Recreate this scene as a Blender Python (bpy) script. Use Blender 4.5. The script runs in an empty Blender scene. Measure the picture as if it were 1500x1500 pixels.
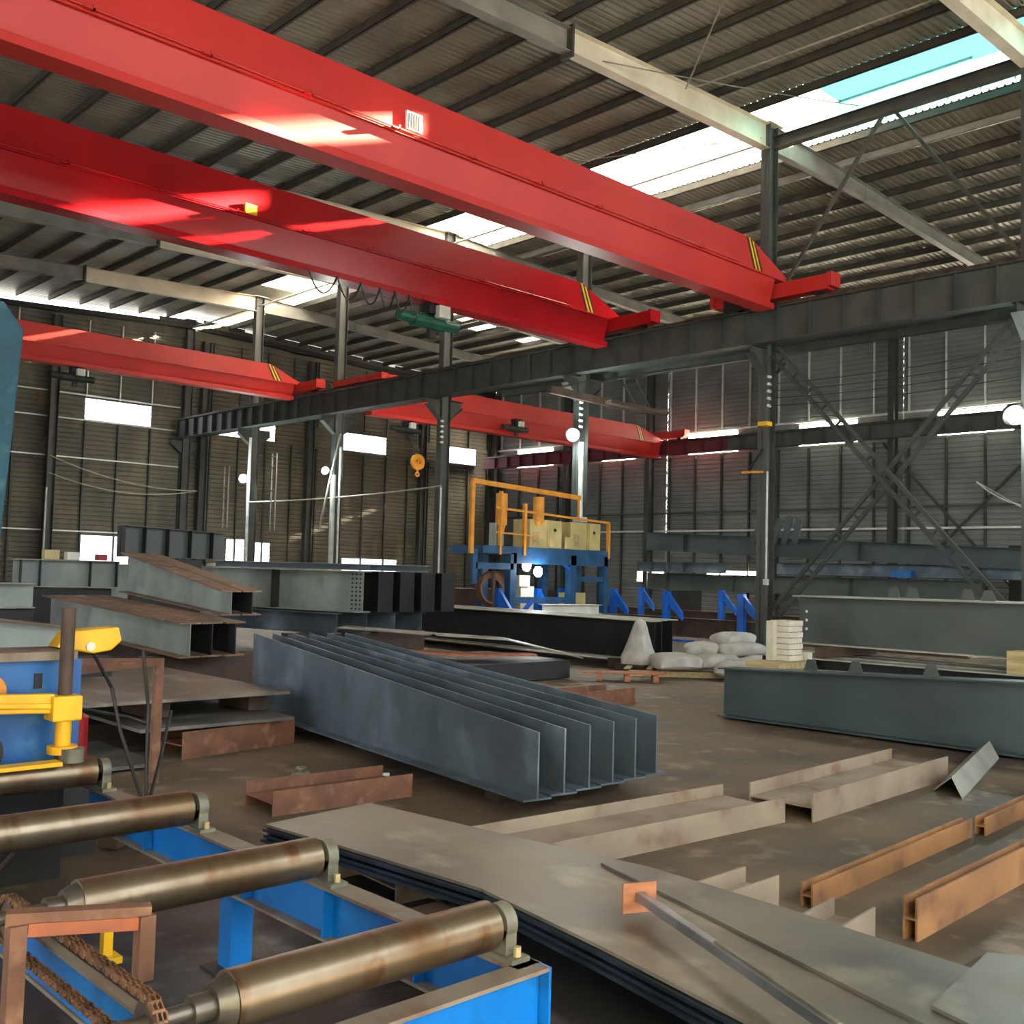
import bpy, math, random
from mathutils import Vector as Vec
random.seed(7)
C = bpy.context.scene.collection
R = math.radians

# ---------------------------------------------------------------- materials
def lin(c):
    return tuple((v/12.92 if v <= .04045 else ((v+.055)/1.055)**2.4) for v in [x/255 for x in c])
MATS = {}
def mat(name, c1, c2=None, scale=3., rough=.6, metal=0., rough2=None, bump=0., stretch=(1,1,1), detail=6, lo=.35, hi=.65, c3=None, s3=14., spec=.5):
    if name in MATS: return MATS[name]
    m = bpy.data.materials.new(name); m.use_nodes = True
    nt = m.node_tree; N = nt.nodes; L = nt.links
    b = N['Principled BSDF']
    b.inputs['Metallic'].default_value = metal
    b.inputs['Specular IOR Level'].default_value = spec
    c1 = lin(c1)+(1,); c2 = (lin(c2)+(1,)) if c2 else tuple(v*.8 for v in c1[:3])+(1,)
    tc = N.new('ShaderNodeTexCoord'); mp = N.new('ShaderNodeMapping'); mp.inputs['Scale'].default_value = stretch
    geo = N.new('ShaderNodeNewGeometry')
    L.new(geo.outputs['Position'], mp.inputs['Vector'])
    n = N.new('ShaderNodeTexNoise'); n.inputs['Scale'].default_value = scale; n.inputs['Detail'].default_value = detail
    L.new(mp.outputs[0], n.inputs['Vector'])
    r = N.new('ShaderNodeMapRange'); r.inputs[1].default_value = lo; r.inputs[2].default_value = hi
    L.new(n.outputs['Fac'], r.inputs[0])
    mx = N.new('ShaderNodeMix'); mx.data_type = 'RGBA'
    mx.inputs[6].default_value = c1; mx.inputs[7].default_value = c2
    L.new(r.outputs[0], mx.inputs[0]); out = mx.outputs[2]
    if c3:
        n3 = N.new('ShaderNodeTexNoise'); n3.inputs['Scale'].default_value = s3; n3.inputs['Detail'].default_value = 8
        L.new(mp.outputs[0], n3.inputs['Vector'])
        r3 = N.new('ShaderNodeMapRange'); r3.inputs[1].default_value = .55; r3.inputs[2].default_value = .72
        L.new(n3.outputs['Fac'], r3.inputs[0])
        m3 = N.new('ShaderNodeMix'); m3.data_type = 'RGBA'; m3.inputs[7].default_value = lin(c3)+(1,)
        L.new(r3.outputs[0], m3.inputs[0]); L.new(out, m3.inputs[6]); out = m3.outputs[2]
    L.new(out, b.inputs['Base Color'])
    if rough2 is None: b.inputs['Roughness'].default_value = rough
    else:
        rr = N.new('ShaderNodeMapRange'); rr.inputs[1].default_value = .3; rr.inputs[2].default_value = .7
        rr.inputs[3].default_value = rough; rr.inputs[4].default_value = rough2
        L.new(n.outputs['Fac'], rr.inputs[0]); L.new(rr.outputs[0], b.inputs['Roughness'])
    if bump:
        nb = N.new('ShaderNodeTexNoise'); nb.inputs['Scale'].default_value = scale*6; nb.inputs['Detail'].default_value = 5
        L.new(mp.outputs[0], nb.inputs['Vector'])
        bp = N.new('ShaderNodeBump'); bp.inputs['Strength'].default_value = bump; bp.inputs['Distance'].default_value = .02
        L.new(nb.outputs['Fac'], bp.inputs['Height']); L.new(bp.outputs[0], b.inputs['Normal'])
    MATS[name] = m; return m
def emis(name, col, s):
    m = bpy.data.materials.new(name); m.use_nodes = True
    b = m.node_tree.nodes['Principled BSDF']
    b.inputs['Base Color'].default_value = (*col,1); b.inputs['Emission Color'].default_value = (*col,1)
    b.inputs['Emission Strength'].default_value = s
    MATS[name] = m; return m
def translucent(name, col, clear):
    m = bpy.data.materials.new(name); m.use_nodes = True
    nt = m.node_tree; N = nt.nodes; L = nt.links
    for n in list(N): N.remove(n)
    o = N.new('ShaderNodeOutputMaterial'); mx = N.new('ShaderNodeMixShader'); t = N.new('ShaderNodeBsdfTransparent'); d = N.new('ShaderNodeBsdfTranslucent')
    t.inputs[0].default_value = (*col,1); d.inputs[0].default_value = (*col,1); mx.inputs[0].default_value = clear
    L.new(d.outputs[0], mx.inputs[1]); L.new(t.outputs[0], mx.inputs[2]); L.new(mx.outputs[0], o.inputs[0])
    MATS[name] = m; return m

M_floor = mat('concrete', (108,92,73), (70,61,50), scale=.8, rough=.75, rough2=.5, bump=.35, detail=12, lo=.4, hi=.6, c3=(132,116,96), s3=3.2)
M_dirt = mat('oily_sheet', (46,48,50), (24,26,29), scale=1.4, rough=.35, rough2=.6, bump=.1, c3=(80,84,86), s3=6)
M_roof = mat('roof_sheet', (152,151,138), (126,125,114), scale=.8, rough=.5, metal=.25)
M_wallb = mat('wall_sheet_back', (104,99,87), (78,74,66), scale=.5, rough=.7, stretch=(1,1,.5), c3=(112,104,82), s3=1.2)
M_wallr = mat('wall_sheet_right', (128,134,134), (104,110,112), scale=.6, rough=.55, metal=.1)
M_purlin = mat('purlin_paint', (74,72,64), (60,58,52), scale=3, rough=.6)
M_girt = mat('girt_paint', (62,66,64), (50,54,52), scale=3, rough=.5)
M_girtl = mat('girt_galv', (226,228,224), (200,204,202), scale=3, rough=.4, metal=.4)
M_col = mat('column_paint', (74,78,76), (60,64,62), scale=2, rough=.5)
M_cream = mat('rafter_cream', (232,226,204), (212,204,182), scale=1.5, rough=.5)
M_rafg = mat('rafter_grey', (140,140,132), (116,116,110), scale=1.5, rough=.5)
M_run = mat('runway_paint', (76,82,80), (62,68,67), scale=2.2, rough=.5)
M_maroon = mat('maroon_paint', (120,44,56), (96,34,46), scale=2, rough=.6)
M_red = mat('crane_red', (190,44,38), (178,36,33), scale=.6, rough=.45)
M_red2 = mat('crane_red_gloss', (180,24,34), (166,20,32), scale=.6, rough=.22)
M_rail = mat('rail_steel', (90,80,70), (60,52,46), scale=4, rough=.5, metal=.6)
M_yel = mat('yellow_paint', (240,190,28), (220,166,20), scale=4, rough=.4)
M_org = mat('orange_paint', (224,154,40), (200,130,30), scale=4, rough=.5)
M_black = mat('black_paint', (24,24,24), (16,16,16), scale=4, rough=.5)
M_blue = mat('blue_paint', (6,118,206), (4,100,184), scale=2.5, rough=.4, c3=(14,92,160), s3=7)
M_blue2 = mat('cabinet_blue', (28,98,168), (20,82,146), scale=3, rough=.45, c3=(60,110,160), s3=9)
M_mast = mat('mast_blue', (30,76,96), (20,56,74), scale=3, rough=.65, c3=(60,100,114), s3=6, spec=.3)
M_gblue = mat('gantry_blue', (30,84,130), (24,64,100), scale=3, rough=.5)
M_vblue = mat('stand_blue', (14,98,200), (10,80,172), scale=3, rough=.45)
M_beige = mat('cabinet_beige', (198,184,130), (178,164,112), scale=3, rough=.5)
M_white = mat('white_paint', (225,225,218), (200,200,195), scale=4, rough=.5)
M_pipe = mat('white_conduit', (200,204,200), (170,174,172), scale=4, rough=.4)
M_green = mat('hoist_green', (12,92,70), (8,70,54), scale=4, rough=.4)
M_dkgreen = mat('hoist_dark', (34,50,44), (26,36,32), scale=4, rough=.5)
M_steel = mat('dark_plate', (96,110,122), (72,84,94), scale=1.1, rough=.42, rough2=.6, metal=.35, c3=(126,142,158), s3=1.3)
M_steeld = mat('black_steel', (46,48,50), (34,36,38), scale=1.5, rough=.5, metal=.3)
M_pale = mat('pale_primer', (150,160,154), (116,126,124), scale=1.3, rough=.5, metal=.15, c3=(104,116,120), s3=2.5, stretch=(1,1,.7))
M_rustf = mat('rusty_flange', (132,98,74), (96,78,66), scale=2, rough=.6, c3=(150,136,118), s3=4)
M_pgreen = mat('green_primer', (74,84,80), (62,70,70), scale=1.2, rough=.5, rough2=.35, metal=.1, c3=(78,74,72), s3=1.4)
M_pgreen2 = mat('blue_green_primer', (62,78,82), (50,60,66), scale=1.0, rough=.4, rough2=.55, metal=.1)
M_edge = mat('pale_flange', (158,160,150), (128,130,122), scale=2, rough=.5)
M_plate = mat('mill_plate', (138,130,114), (98,94,88), scale=1.9, rough=.5, rough2=.34, metal=.35, c3=(168,160,144), s3=2.6, stretch=(1,.6,1))
M_plate2 = mat('mill_plate_grey', (124,120,112), (92,92,92), scale=2.2, rough=.5, rough2=.3, metal=.4, c3=(146,142,130), s3=2.3)
M_pledge = mat('plate_edge', (52,66,84), (34,42,52), scale=5, rough=.4, metal=.5)
M_roller = mat('roller_steel', (142,130,110), (118,98,74), scale=2.6, rough=.3, rough2=.42, metal=.85, c3=(112,78,52), s3=6, stretch=(1.6,1,1))
M_bear = mat('bearing_grey', (128,128,112), (100,98,88), scale=8, rough=.5, metal=.3)
M_wornt = mat('worn_flange_top', (134,124,110), (112,100,88), scale=5, rough=.55, c3=(120,84,66), s3=5)
M_rust = mat('rust_brown', (124,84,62), (96,66,52), scale=5, rough=.65, c3=(140,104,80), s3=9)
M_rusto = mat('rust_orange', (180,96,60), (132,78,54), scale=5, rough=.6)
M_rustd = mat('dark_rust', (78,60,48), (58,46,40), scale=4, rough=.65)
M_sleeper = mat('sleeper_beige', (152,138,120), (126,112,98), scale=2, rough=.6, c3=(122,92,72), s3=4)
M_sleepero = mat('sleeper_rust', (160,116,74), (128,92,62), scale=2.5, rough=.6, c3=(110,78,56), s3=5)
M_chain = mat('rusty_chain', (134,98,70), (92,66,50), scale=14, rough=.5, metal=.4)
M_tube = mat('galv_tube', (176,182,188), (140,146,152), scale=4, rough=.38, metal=.8)
M_bag = mat('woven_bag', (188,186,180), (158,156,152), scale=4, rough=.8, bump=.2)
M_foam = mat('cream_blocks', (208,204,188), (186,182,166), scale=4, rough=.8)
M_wood = mat('pallet_wood', (176,116,82), (140,88,60), scale=3, rough=.7, stretch=(1,6,6))
M_woodp = mat('pale_wood', (186,170,126), (156,140,100), scale=3, rough=.7, stretch=(6,1,6))
M_cable = mat('cable_black', (34,31,28), (22,20,19), rough=.5)
M_shaft = mat('shaft_steel', (120,116,106), (84,80,74), scale=6, rough=.35, metal=.7)
M_cablel = mat('cable_pale', (168,166,150), (140,138,124), rough=.5)
M_redt = mat('red_tank', (170,20,30), (140,14,22), rough=.4)
M_glow = emis('lamp_glow', (.93,1,.96), 60)
M_weld = emis('weld_light', (.9,.97,1), 30)
M_ltrans = translucent('frosted_sheet', (.93,.95,.98), .25)
M_sky = translucent('skylight_sheet', (.6,.6,.61), .0)
M_cyan = translucent('cyan_sheet', (.115,.235,.255), .0)
M_clear = translucent('window_sheet', (.95,.96,1.), .5)

# ---------------------------------------------------------------- mesh helpers
class MB:
    def __init__(s): s.v = []; s.f = []; s.m = []
    def hexa(s, p, m=0):
        i = len(s.v); s.v += [tuple(q) for q in p]
        for f in ((3,2,1,0),(4,5,6,7),(0,1,5,4),(1,2,6,5),(2,3,7,6),(3,0,4,7)):
            s.f.append(tuple(i+k for k in f)); s.m.append(m)
        return s
    def box(s, x0,x1,y0,y1,z0,z1, m=0):
        return s.hexa([(x0,y0,z0),(x1,y0,z0),(x1,y1,z0),(x0,y1,z0),(x0,y0,z1),(x1,y0,z1),(x1,y1,z1),(x0,y1,z1)], m)
    def bar(s, a, b, w, h, up=(0,0,1), m=0, w1=None, h1=None, voff=0.):
        # rectangular bar from a to b, width w across, height h along 'up'
        a = Vec(a); b = Vec(b); d = (b-a).normalized(); up = Vec(up)
        if abs(d.dot(up)) > .98: up = Vec((0,1,0))
        sd = d.cross(up).normalized(); u = sd.cross(d).normalized()
        w1 = w if w1 is None else w1; h1 = h if h1 is None else h1
        P = []
        for (q,ww,hh) in ((a,w,h),(b,w1,h1)):
            P.append([q-sd*ww/2-u*hh/2+u*voff, q+sd*ww/2-u*hh/2+u*voff, q+sd*ww/2+u*hh/2+u*voff, q-sd*ww/2+u*hh/2+u*voff])
        return s.hexa(P[0]+P[1], m)
    def cyl(s, a, b, r, r1=None, n=20, m=0, caps=True):
        a = Vec(a); b = Vec(b); r1 = r if r1 is None else r1
        d = (b-a).normalized(); t = Vec((0,0,1)) if abs(d.z) < .9 else Vec((1,0,0))
        u = d.cross(t).normalized(); w = d.cross(u)
        i = len(s.v)
        for q,rr in ((a,r),(b,r1)):
            for k in range(n):
                an = 2*math.pi*k/n; s.v.append(tuple(q+u*math.cos(an)*rr+w*math.sin(an)*rr))
        for k in range(n):
            s.f.append((i+k, i+(k+1)%n, i+n+(k+1)%n, i+n+k)); s.m.append(m)
        if caps:
            s.f.append(tuple(i+k for k in reversed(range(n)))); s.m.append(m)
            s.f.append(tuple(i+n+k for k in range(n))); s.m.append(m)
        return s
    def tube(s, pts, r, n=8, m=0):
        for a,b in zip(pts, pts[1:]): s.cyl(a, b, r, n=n, m=m)
        return s
    def ring(s, c, ax, r0, r1, w, n=24, m=0):
        c = Vec(c); ax = Vec(ax).normalized(); t = Vec((0,0,1)) if abs(ax.z) < .9 else Vec((1,0,0))
        u = ax.cross(t).normalized(); q = ax.cross(u); i = len(s.v)
        for k in range(n):
            an = 2*math.pi*k/n; d = u*math.cos(an)+q*math.sin(an)
            for rr,h in ((r0,-w/2),(r1,-w/2),(r1,w/2),(r0,w/2)): s.v.append(tuple(c+d*rr+ax*h))
        for k in range(n):
            a = i+4*k; b = i+4*((k+1)%n)
            for j in range(4): s.f.append((a+j,a+(j+1)%4,b+(j+1)%4,b+j)); s.m.append(m)
        return s
    def prism(s, poly, ext, m=0):
        # polygon (3D points) extruded by vector ext
        e = Vec(ext); i = len(s.v); n = len(poly)
        s.v += [tuple(p) for p in poly]+[tuple(Vec(p)+e) for p in poly]
        s.f.append(tuple(range(i,i+n))[::-1]); s.m.append(m); s.f.append(tuple(range(i+n,i+2*n))); s.m.append(m)
        for k in range(n): s.f.append((i+k,i+(k+1)%n,i+n+(k+1)%n,i+n+k)); s.m.append(m)
        return s
    def build(s, name, mats, parent=None, smooth=False, bevel=0., base=None):
        if not isinstance(mats,(list,tuple)): mats = [mats]
        xs = [v[0] for v in s.v]; ys = [v[1] for v in s.v]; zs = [v[2] for v in s.v]
        o = Vec(base) if base else Vec(((min(xs)+max(xs))/2,(min(ys)+max(ys))/2,min(zs)))
        me = bpy.data.meshes.new(name)
        me.from_pydata([(v[0]-o.x,v[1]-o.y,v[2]-o.z) for v in s.v], [], s.f)
        for m in mats: me.materials.append(m)
        for p,k in zip(me.polygons, s.m): p.material_index = k; p.use_smooth = smooth
        me.update()
        import bmesh
        bm = bmesh.new(); bm.from_mesh(me); bmesh.ops.recalc_face_normals(bm, faces=bm.faces); bm.to_mesh(me); bm.free()
        ob = bpy.data.objects.new(name, me); C.objects.link(ob)
        if parent is not None:
            ob.parent = parent; w = Vec(parent['_w']); ob.location = o - w
        else: ob.location = o
        ob['_w'] = tuple(o)
        if bevel:
            b = ob.modifiers.new('bevel','BEVEL'); b.width = bevel; b.segments = 2; b.limit_method = 'ANGLE'
        if smooth:
            try:
                for p in me.polygons: p.use_smooth = True
                e = ob.modifiers.new('split','EDGE_SPLIT'); e.split_angle = R(38)
            except Exception: pass
        return ob
def tag(o, label, cat, group=None, kind=None):
    o['label'] = label; o['category'] = cat
    if group: o['group'] = group
    if kind: o['kind'] = kind
    return o
def thing(name, loc, label, cat, group=None):
    o = bpy.data.objects.new(name, None); C.objects.link(o); o.location = loc; o['_w'] = tuple(loc)
    o.empty_display_size = .2
    return tag(o, label, cat, group)
def struct(mb, name, m, label=None):
    o = mb.build(name, m); o['kind'] = 'structure'
    return o
def dup(root, d, label=None, rot=None):
    r = root.copy(); C.objects.link(r); r.location = root.location+Vec(d)
    if rot is not None: r.rotation_euler = rot
    if label: r['label'] = label
    for ch in list(root.children):
        c = ch.copy(); C.objects.link(c); c.parent = r
        for g in ch.children:
            e = g.copy(); C.objects.link(e); e.parent = c
    return r
def hv(a, b): # horizontal unit vector and its left normal
    d = Vec((b[0]-a[0], b[1]-a[1], 0)).normalized(); return d, Vec((-d.y, d.x, 0))
def P(a, z): return Vec((a[0], a[1], z))

# plate girder (thing with web / flanges / stiffeners) running a -> b, bottoms zb, heights h0,h1
def girder(name, label, cat, a, b, zb, h0, h1, bf, mw, mf, tf=.02, tw=.014, group=None, webs=1, top=True, stiff=(), ms=None, zb1=None, holes=False, endplate=None, bottom=True):
    zb1 = zb if zb1 is None else zb1
    t = thing(name, (a[0], a[1], zb), label, cat, group)
    d, n = hv(a, b); L = (Vec((b[0],b[1],0))-Vec((a[0],a[1],0))).length
    A = lambda s_, off, z: Vec((a[0],a[1],0))+d*s_+n*off+Vec((0,0,z))
    def Z(s_): return zb+(zb1-zb)*s_/L
    def H(s_): return h0+(h1-h0)*s_/L
    mb = MB()
    offs = [0] if webs == 1 else [(-bf/2+.05)+(bf-.1)*k/(webs-1) for k in range(webs)]
    for o in offs:
        mb.hexa([A(0,o-tw/2,Z(0)+tf),A(L,o-tw/2,Z(L)+tf),A(L,o+tw/2,Z(L)+tf),A(0,o+tw/2,Z(0)+tf),
                 A(0,o-tw/2,Z(0)+H(0)-tf),A(L,o-tw/2,Z(L)+H(L)-tf),A(L,o+tw/2,Z(L)+H(L)-tf),A(0,o+tw/2,Z(0)+H(0)-tf)])
    mb.build('web', mw, t)
    if bottom:
        mb = MB(); mb.hexa([A(0,-bf/2,Z(0)),A(L,-bf/2,Z(L)),A(L,bf/2,Z(L)),A(0,bf/2,Z(0)),A(0,-bf/2,Z(0)+tf),A(L,-bf/2,Z(L)+tf),A(L,bf/2,Z(L)+tf),A(0,bf/2,Z(0)+tf)]); mb.build('bottom_flange', mf, t)
    if top:
        mb = MB(); mb.hexa([A(0,-bf/2,Z(0)+H(0)-tf),A(L,-bf/2,Z(L)+H(L)-tf),A(L,bf/2,Z(L)+H(L)-tf),A(0,bf/2,Z(0)+H(0)-tf),A(0,-bf/2,Z(0)+H(0)),A(L,-bf/2,Z(L)+H(L)),A(L,bf/2,Z(L)+H(L)),A(0,bf/2,Z(0)+H(0))]); mb.build('top_flange', mf, t)
    for s_ in stiff:
        mb = MB()
        for sg in (-1,1):
            w0 = sg*tw/2; w1 = sg*(bf/2-.01)
            mb.hexa([A(s_,w0,Z(s_)+tf),A(s_+.012,w0,Z(s_)+tf),A(s_+.012,w1,Z(s_)+tf),A(s_,w1,Z(s_)+tf),
                     A(s_,w0,Z(s_)+H(s_)-tf),A(s_+.012,w0,Z(s_)+H(s_)-tf),A(s_+.012,w1,Z(s_)+H(s_)-tf),A(s_,w1,Z(s_)+H(s_)-tf)])
        mb.build('stiffener', ms or mw, t)
    if endplate is not None:
        mb = MB(); s_ = endplate
        mb.hexa([A(s_,-bf/2,Z(s_)),A(s_+.02,-bf/2,Z(s_)),A(s_+.02,bf/2,Z(s_)),A(s_,bf/2,Z(s_)),A(s_,-bf/2,Z(s_)+H(s_)),A(s_+.02,-bf/2,Z(s_)+H(s_)),A(s_+.02,bf/2,Z(s_)+H(s_)),A(s_,bf/2,Z(s_)+H(s_))])
        mb.build('end_plate', ms or mw, t)
    return t

# ---------------------------------------------------------------- building shell
XC = 21.3; YF = [7.72+6*k for k in range(7)]      # column row, frames
XW = 40.2; YB = 43.9; XL = -3.2; YS = -9.
def rz(x): return 12.82-.05*(21.3-x) if x < 21.3 else 12.82-.035*(x-21.3)
struct(MB().box(XL-1, XW+1, YS-3, YB+1, -.25, 0), 'floor', M_floor)
def corr(mb, o, u, v, nrm, U, V, pitch, dep):
    o = Vec(o); u = Vec(u).normalized(); v = Vec(v).normalized(); nrm = Vec(nrm).normalized()
    i0 = len(mb.v); k = 0; pts = []; c0 = o.dot(u); s = math.floor(c0/pitch)*pitch-c0
    prev = None
    while s < U+pitch:
        for f, h in ((0,0),(.58,0),(.70,1),(.88,1)):
            q = s+f*pitch
            if q <= 0: prev = (q,h); continue
            if not pts and prev is not None: pts.append((0, prev[1]+(h-prev[1])*(0-prev[0])/(q-prev[0])))
            if q >= U:
                if prev is not None: pts.append((U, prev[1]+(h-prev[1])*(U-prev[0])/(q-prev[0])))
                s = 1e9; break
            pts.append((q, h)); prev = (q,h)
        s += pitch
    for q,h in pts:
        a = o+u*q+nrm*h*dep
        mb.v.append(tuple(a)); mb.v.append(tuple(a+v*V))
    for j in range(len(pts)-1):
        a = i0+2*j; mb.f.append((a,a+2,a+3,a+1)); mb.m.append(0)
    return mb
# roof: two corrugated slopes, opening along the ridge between x=20.1 and 22.45
mb = MB()
corr(mb, (XL-.3,YS,rz(XL-.3)), (0,1,0), (20.26-XL+.3,0,rz(20.26)-rz(XL-.3)), (0,0,1), YB-YS+.6, (Vec((20.26,0,rz(20.26)))-Vec((XL-.3,0,rz(XL-.3)))).length, .17, .035)
RH = [(28.0,29.2,32.9,34.3),(29.6,30.7,33.6,35.0),(31.4,32.3,32.0,32.8),(32.9,34.0,33.6,34.8),(28.1,28.9,31.2,32.0)]
def slope(x0,x1,y0,y1): corr(mb, (x0,y0,rz(x0)), (0,1,0), (x1-x0,0,rz(x1)-rz(x0)), (0,0,1), y1-y0, (Vec((x1,0,rz(x1)))-Vec((x0,0,rz(x0)))).length, .17, .035)
cy = sorted({YS,YB+.6}|{h[2] for h in RH}|{h[3] for h in RH})
for ya_,yb_ in zip(cy,cy[1:]):
    xx_ = 23.25
    for h in sorted(h for h in RH if h[2] <= ya_ and h[3] >= yb_): slope(xx_,h[0],ya_,yb_); xx_ = h[1]
    slope(xx_,XW+.5,ya_,yb_)
mr = MB()
for h in RH: mr.hexa([(h[0],h[2],rz(h[0])+.05),(h[1],h[2],rz(h[1])+.05),(h[1],h[3],rz(h[1])+.05),(h[0],h[3],rz(h[0])+.05),(h[0],h[2],rz(h[0])+.055),(h[1],h[2],rz(h[1])+.055),(h[1],h[3],rz(h[1])+.055),(h[0],h[3],rz(h[0])+.055)])
o = mr.build('window_50', translucent('roof_light', (.35,.36,.37), .3)); o['kind'] = 'structure'
o = mb.build('ceiling', M_roof); o['kind'] = 'structure'
# ridge monitor over the opening
def monitor(y0, y1, m):
    mb = MB()
    sl = (8.65,9.7) if y1 < 14 else (13.95,14.8)
    for (xa,za,zb_,ya,yb_) in ((20.1,12.78,13.7,y0,y1),(23.28,12.80,13.3,y0,y1),(23.28,13.3,13.7,y0,sl[0]),(23.28,13.3,13.7,sl[1],y1),(23.28,13.53,13.58,sl[0],sl[1])):
        mb.box(xa-.004,xa+.004,ya,yb_,za,zb_)
    yy = y0
    while yy < y1-.01:
        for xa in (20.1,23.28): mb.box(xa-.03,xa+.03,yy,yy+.012,12.85,13.2)
        yy += .75
    mb.box(19.9,23.5,y0,y1,13.7,13.708)
    return mb.build('window_1' if m is M_cyan else 'window_2', m)
w1 = monitor(2.0, 13.0, M_cyan); w1['kind'] = 'structure'
w2 = monitor(13.0, 37.3, M_sky); w2['kind'] = 'structure'
mb = MB().box(19.9,23.5,37.3,YB+.6,13.0,13.03).box(19.9,23.5,YS,2.0,13.0,13.03)
o = mb.build('trim_1', M_roof); o['kind'] = 'structure'
mb = MB()
for y in (2.0,13.0,25.0,37.3):
    for x in (20.12,23.25): mb.box(x-.03,x+.03,y-.03,y+.03,12.8,13.7)
    mb.box(20.1,23.28,y-.03,y+.03,13.64,13.7)
o = mb.build('trim_2', M_girtl); o['kind'] = 'structure'

# walls as corrugated sheet with cut openings
def wall(name, m, axis, c, u0, u1, z0, z1, holes, nrm, pitch=.2):
    mb = MB(); cuts = sorted({u0,u1}|{h[0] for h in holes}|{h[1] for h in holes})
    for a,b in zip(cuts, cuts[1:]):
        hs = sorted([(h[2],h[3]) for h in holes if h[0] <= a+1e-6 and h[1] >= b-1e-6]); z = z0
        for (ha,hb) in hs+[(z1,z1)]:
            if ha-z > .02:
                if axis == 'y': corr(mb, (a,c,z), (0,0,1), (1,0,0), nrm, ha-z, b-a, pitch, .03)
                else: corr(mb, (c,a,z), (0,0,1), (0,1,0), nrm, ha-z, b-a, pitch, .03)
            z = hb
    o = mb.build(name, m); o['kind'] = 'structure'; return o
bw = [(16.85,19.72,7.62,8.5),(23.0,25.9,7.62,8.5),(29.7,32.5,7.62,8.5),(36.5,38.75,7.62,8.5),(16.85,19.0,1.5,2.75),(23.6,24.5,1.6,2.85),(30.0,33.4,1.5,2.15),(25.05,25.85,1.7,2.75)]
wall('wall_back', M_wallb, 'y', YB, XL, 26.5, 0, 12.0, bw[:2]+bw[4:6]+bw[7:], (0,1,0))
wall('wall_back', M_wallb, 'y', YB, 26.5, XW, 0, 12.1, [bw[2],bw[3],bw[6]], (0,1,0))
rw = [(39.2,42.0,7.5,8.45),(33.5,35.7,7.5,8.45),(27.4,30.2,7.5,8.45),(21.5,24.25,7.5,8.45),(15.2,18.1,7.5,8.45),(9.2,12.1,7.5,8.45),(12.1,14.9,1.3,2.25),(26.0,29.0,1.4,2.0),(31.5,33.2,1.4,2.1)]
rwc = [h for h in rw]
o = MB(); x = XL
rg = random.Random(3)
while x < XW-.01:
    x2 = min(x+.42, XW); g_ = .40-.012*max(0,x-12) if x < 19.8 else (.16 if x < 22 else (.13 if rg.random() < .22 else .02))
    o.hexa([(x,YB,11.9),(x2,YB,11.9),(x2,YB+.02,11.9),(x,YB+.02,11.9),(x,YB,rz(x)-g_),(x2,YB,rz(x2)-g_),(x2,YB+.02,rz(x2)-g_),(x,YB+.02,rz(x)-g_)]); x = x2
o = o.build('trim_4', M_wallb); o['kind'] = 'structure'
wall('wall_right', M_wallr, 'x', XW, YS, 19.49, 0, rz(XW)-.02, [h for h in rw if h[1] < 19.5], (1,0,0))
wall('wall_right', M_wallr, 'x', XW, 19.5, 31.435, 0, rz(XW)-.02, [h for h in rw if 19.5 < h[0] and h[1] < 31.3], (1,0,0))
wall('wall_right', M_wallr, 'x', XW, 31.47, YB, 0, rz(XW)-.02, [h for h in rw if h[0] > 31.47], (1,0,0))
o = MB()
for k_ in range(14): o.box(XW+.06,XW+.07,31.3,31.6,2.9+.62*k_,3.08+.62*k_).box(XW+.06,XW+.07,19.4,19.6,7.4+.3*k_,7.6+.3*k_)
o = o.box(XW+.06,XW+.07,31.3,31.6,0,3.0).box(XW+.06,XW+.07,31.3,31.6,10.6,12).box(XW+.06,XW+.07,19.4,19.6,0,7.4).build('trim_3', M_wallr); o['kind'] = 'structure'
wall('wall_left', M_wallr, 'x', XL, YS, YB, 0, rz(XL)-.02, [(6,11,0,4.6),(24,29,0,4.6),(-6,34,8.2,9.6)], (-1,0,0))
wall('wall_front', M_wallb, 'y', YS, XL, XW, 0, 12.1, [(0,9,0,5.5),(24,31,0,5.0),(-2,37,6.5,11.2)], (0,-1,0))  # high band is an unseen opening added to brighten the crane faces
# window sheets
k = 3
for (a,b,z0,z1) in bw:
    mb = MB().box(a,b,YB+.05,YB+.056,z0,z1)
    o = mb.build('window_%d' % k, M_clear); o['kind'] = 'structure'; k += 1
for (a,b,z0,z1) in rw:
    o = MB().box(XW+.05,XW+.056,a,b,z0,z1).build('window_%d' % k, M_ltrans); o['kind'] = 'structure'; k += 1

# purlins (C-sections) on both slopes
def purlin(x, label, group, m=None):
    z = rz(x)
    mb = MB().box(x-.008,x+.008,YS,YB,z-.2,z-.012).box(x-.008,x+.06,YS,YB,z-.2,z-.19).box(x-.008,x+.06,YS,YB,z-.022,z-.012)
    return tag(mb.build('roof_purlin', m or M_purlin), label, 'purlin', group)
x = 20.12; first = True
purlin(20.2, 'dark purlin along the left edge of the bright ridge skylight', None)
k = 0
x = 20.2-1.27
while x > 1:
    purlin(x, 'dark steel purlin under the roof sheet left of the ridge skylight', 'purlins on the left roof slope'); x -= 1.27
purlin(23.27, 'dark purlin along the right edge of the ridge skylight', None)
x = 24.5
k = 0
while x < 39.5:
    if abs(x-24.5) < .02: purlin(x, 'pale galvanised purlin, second from the skylight on the right roof slope', None, M_girtl)
    else: purlin(x, 'steel purlin under the roof sheet right of the ridge skylight', 'purlins on the right roof slope', M_purlin)
    x += 1.27
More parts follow.
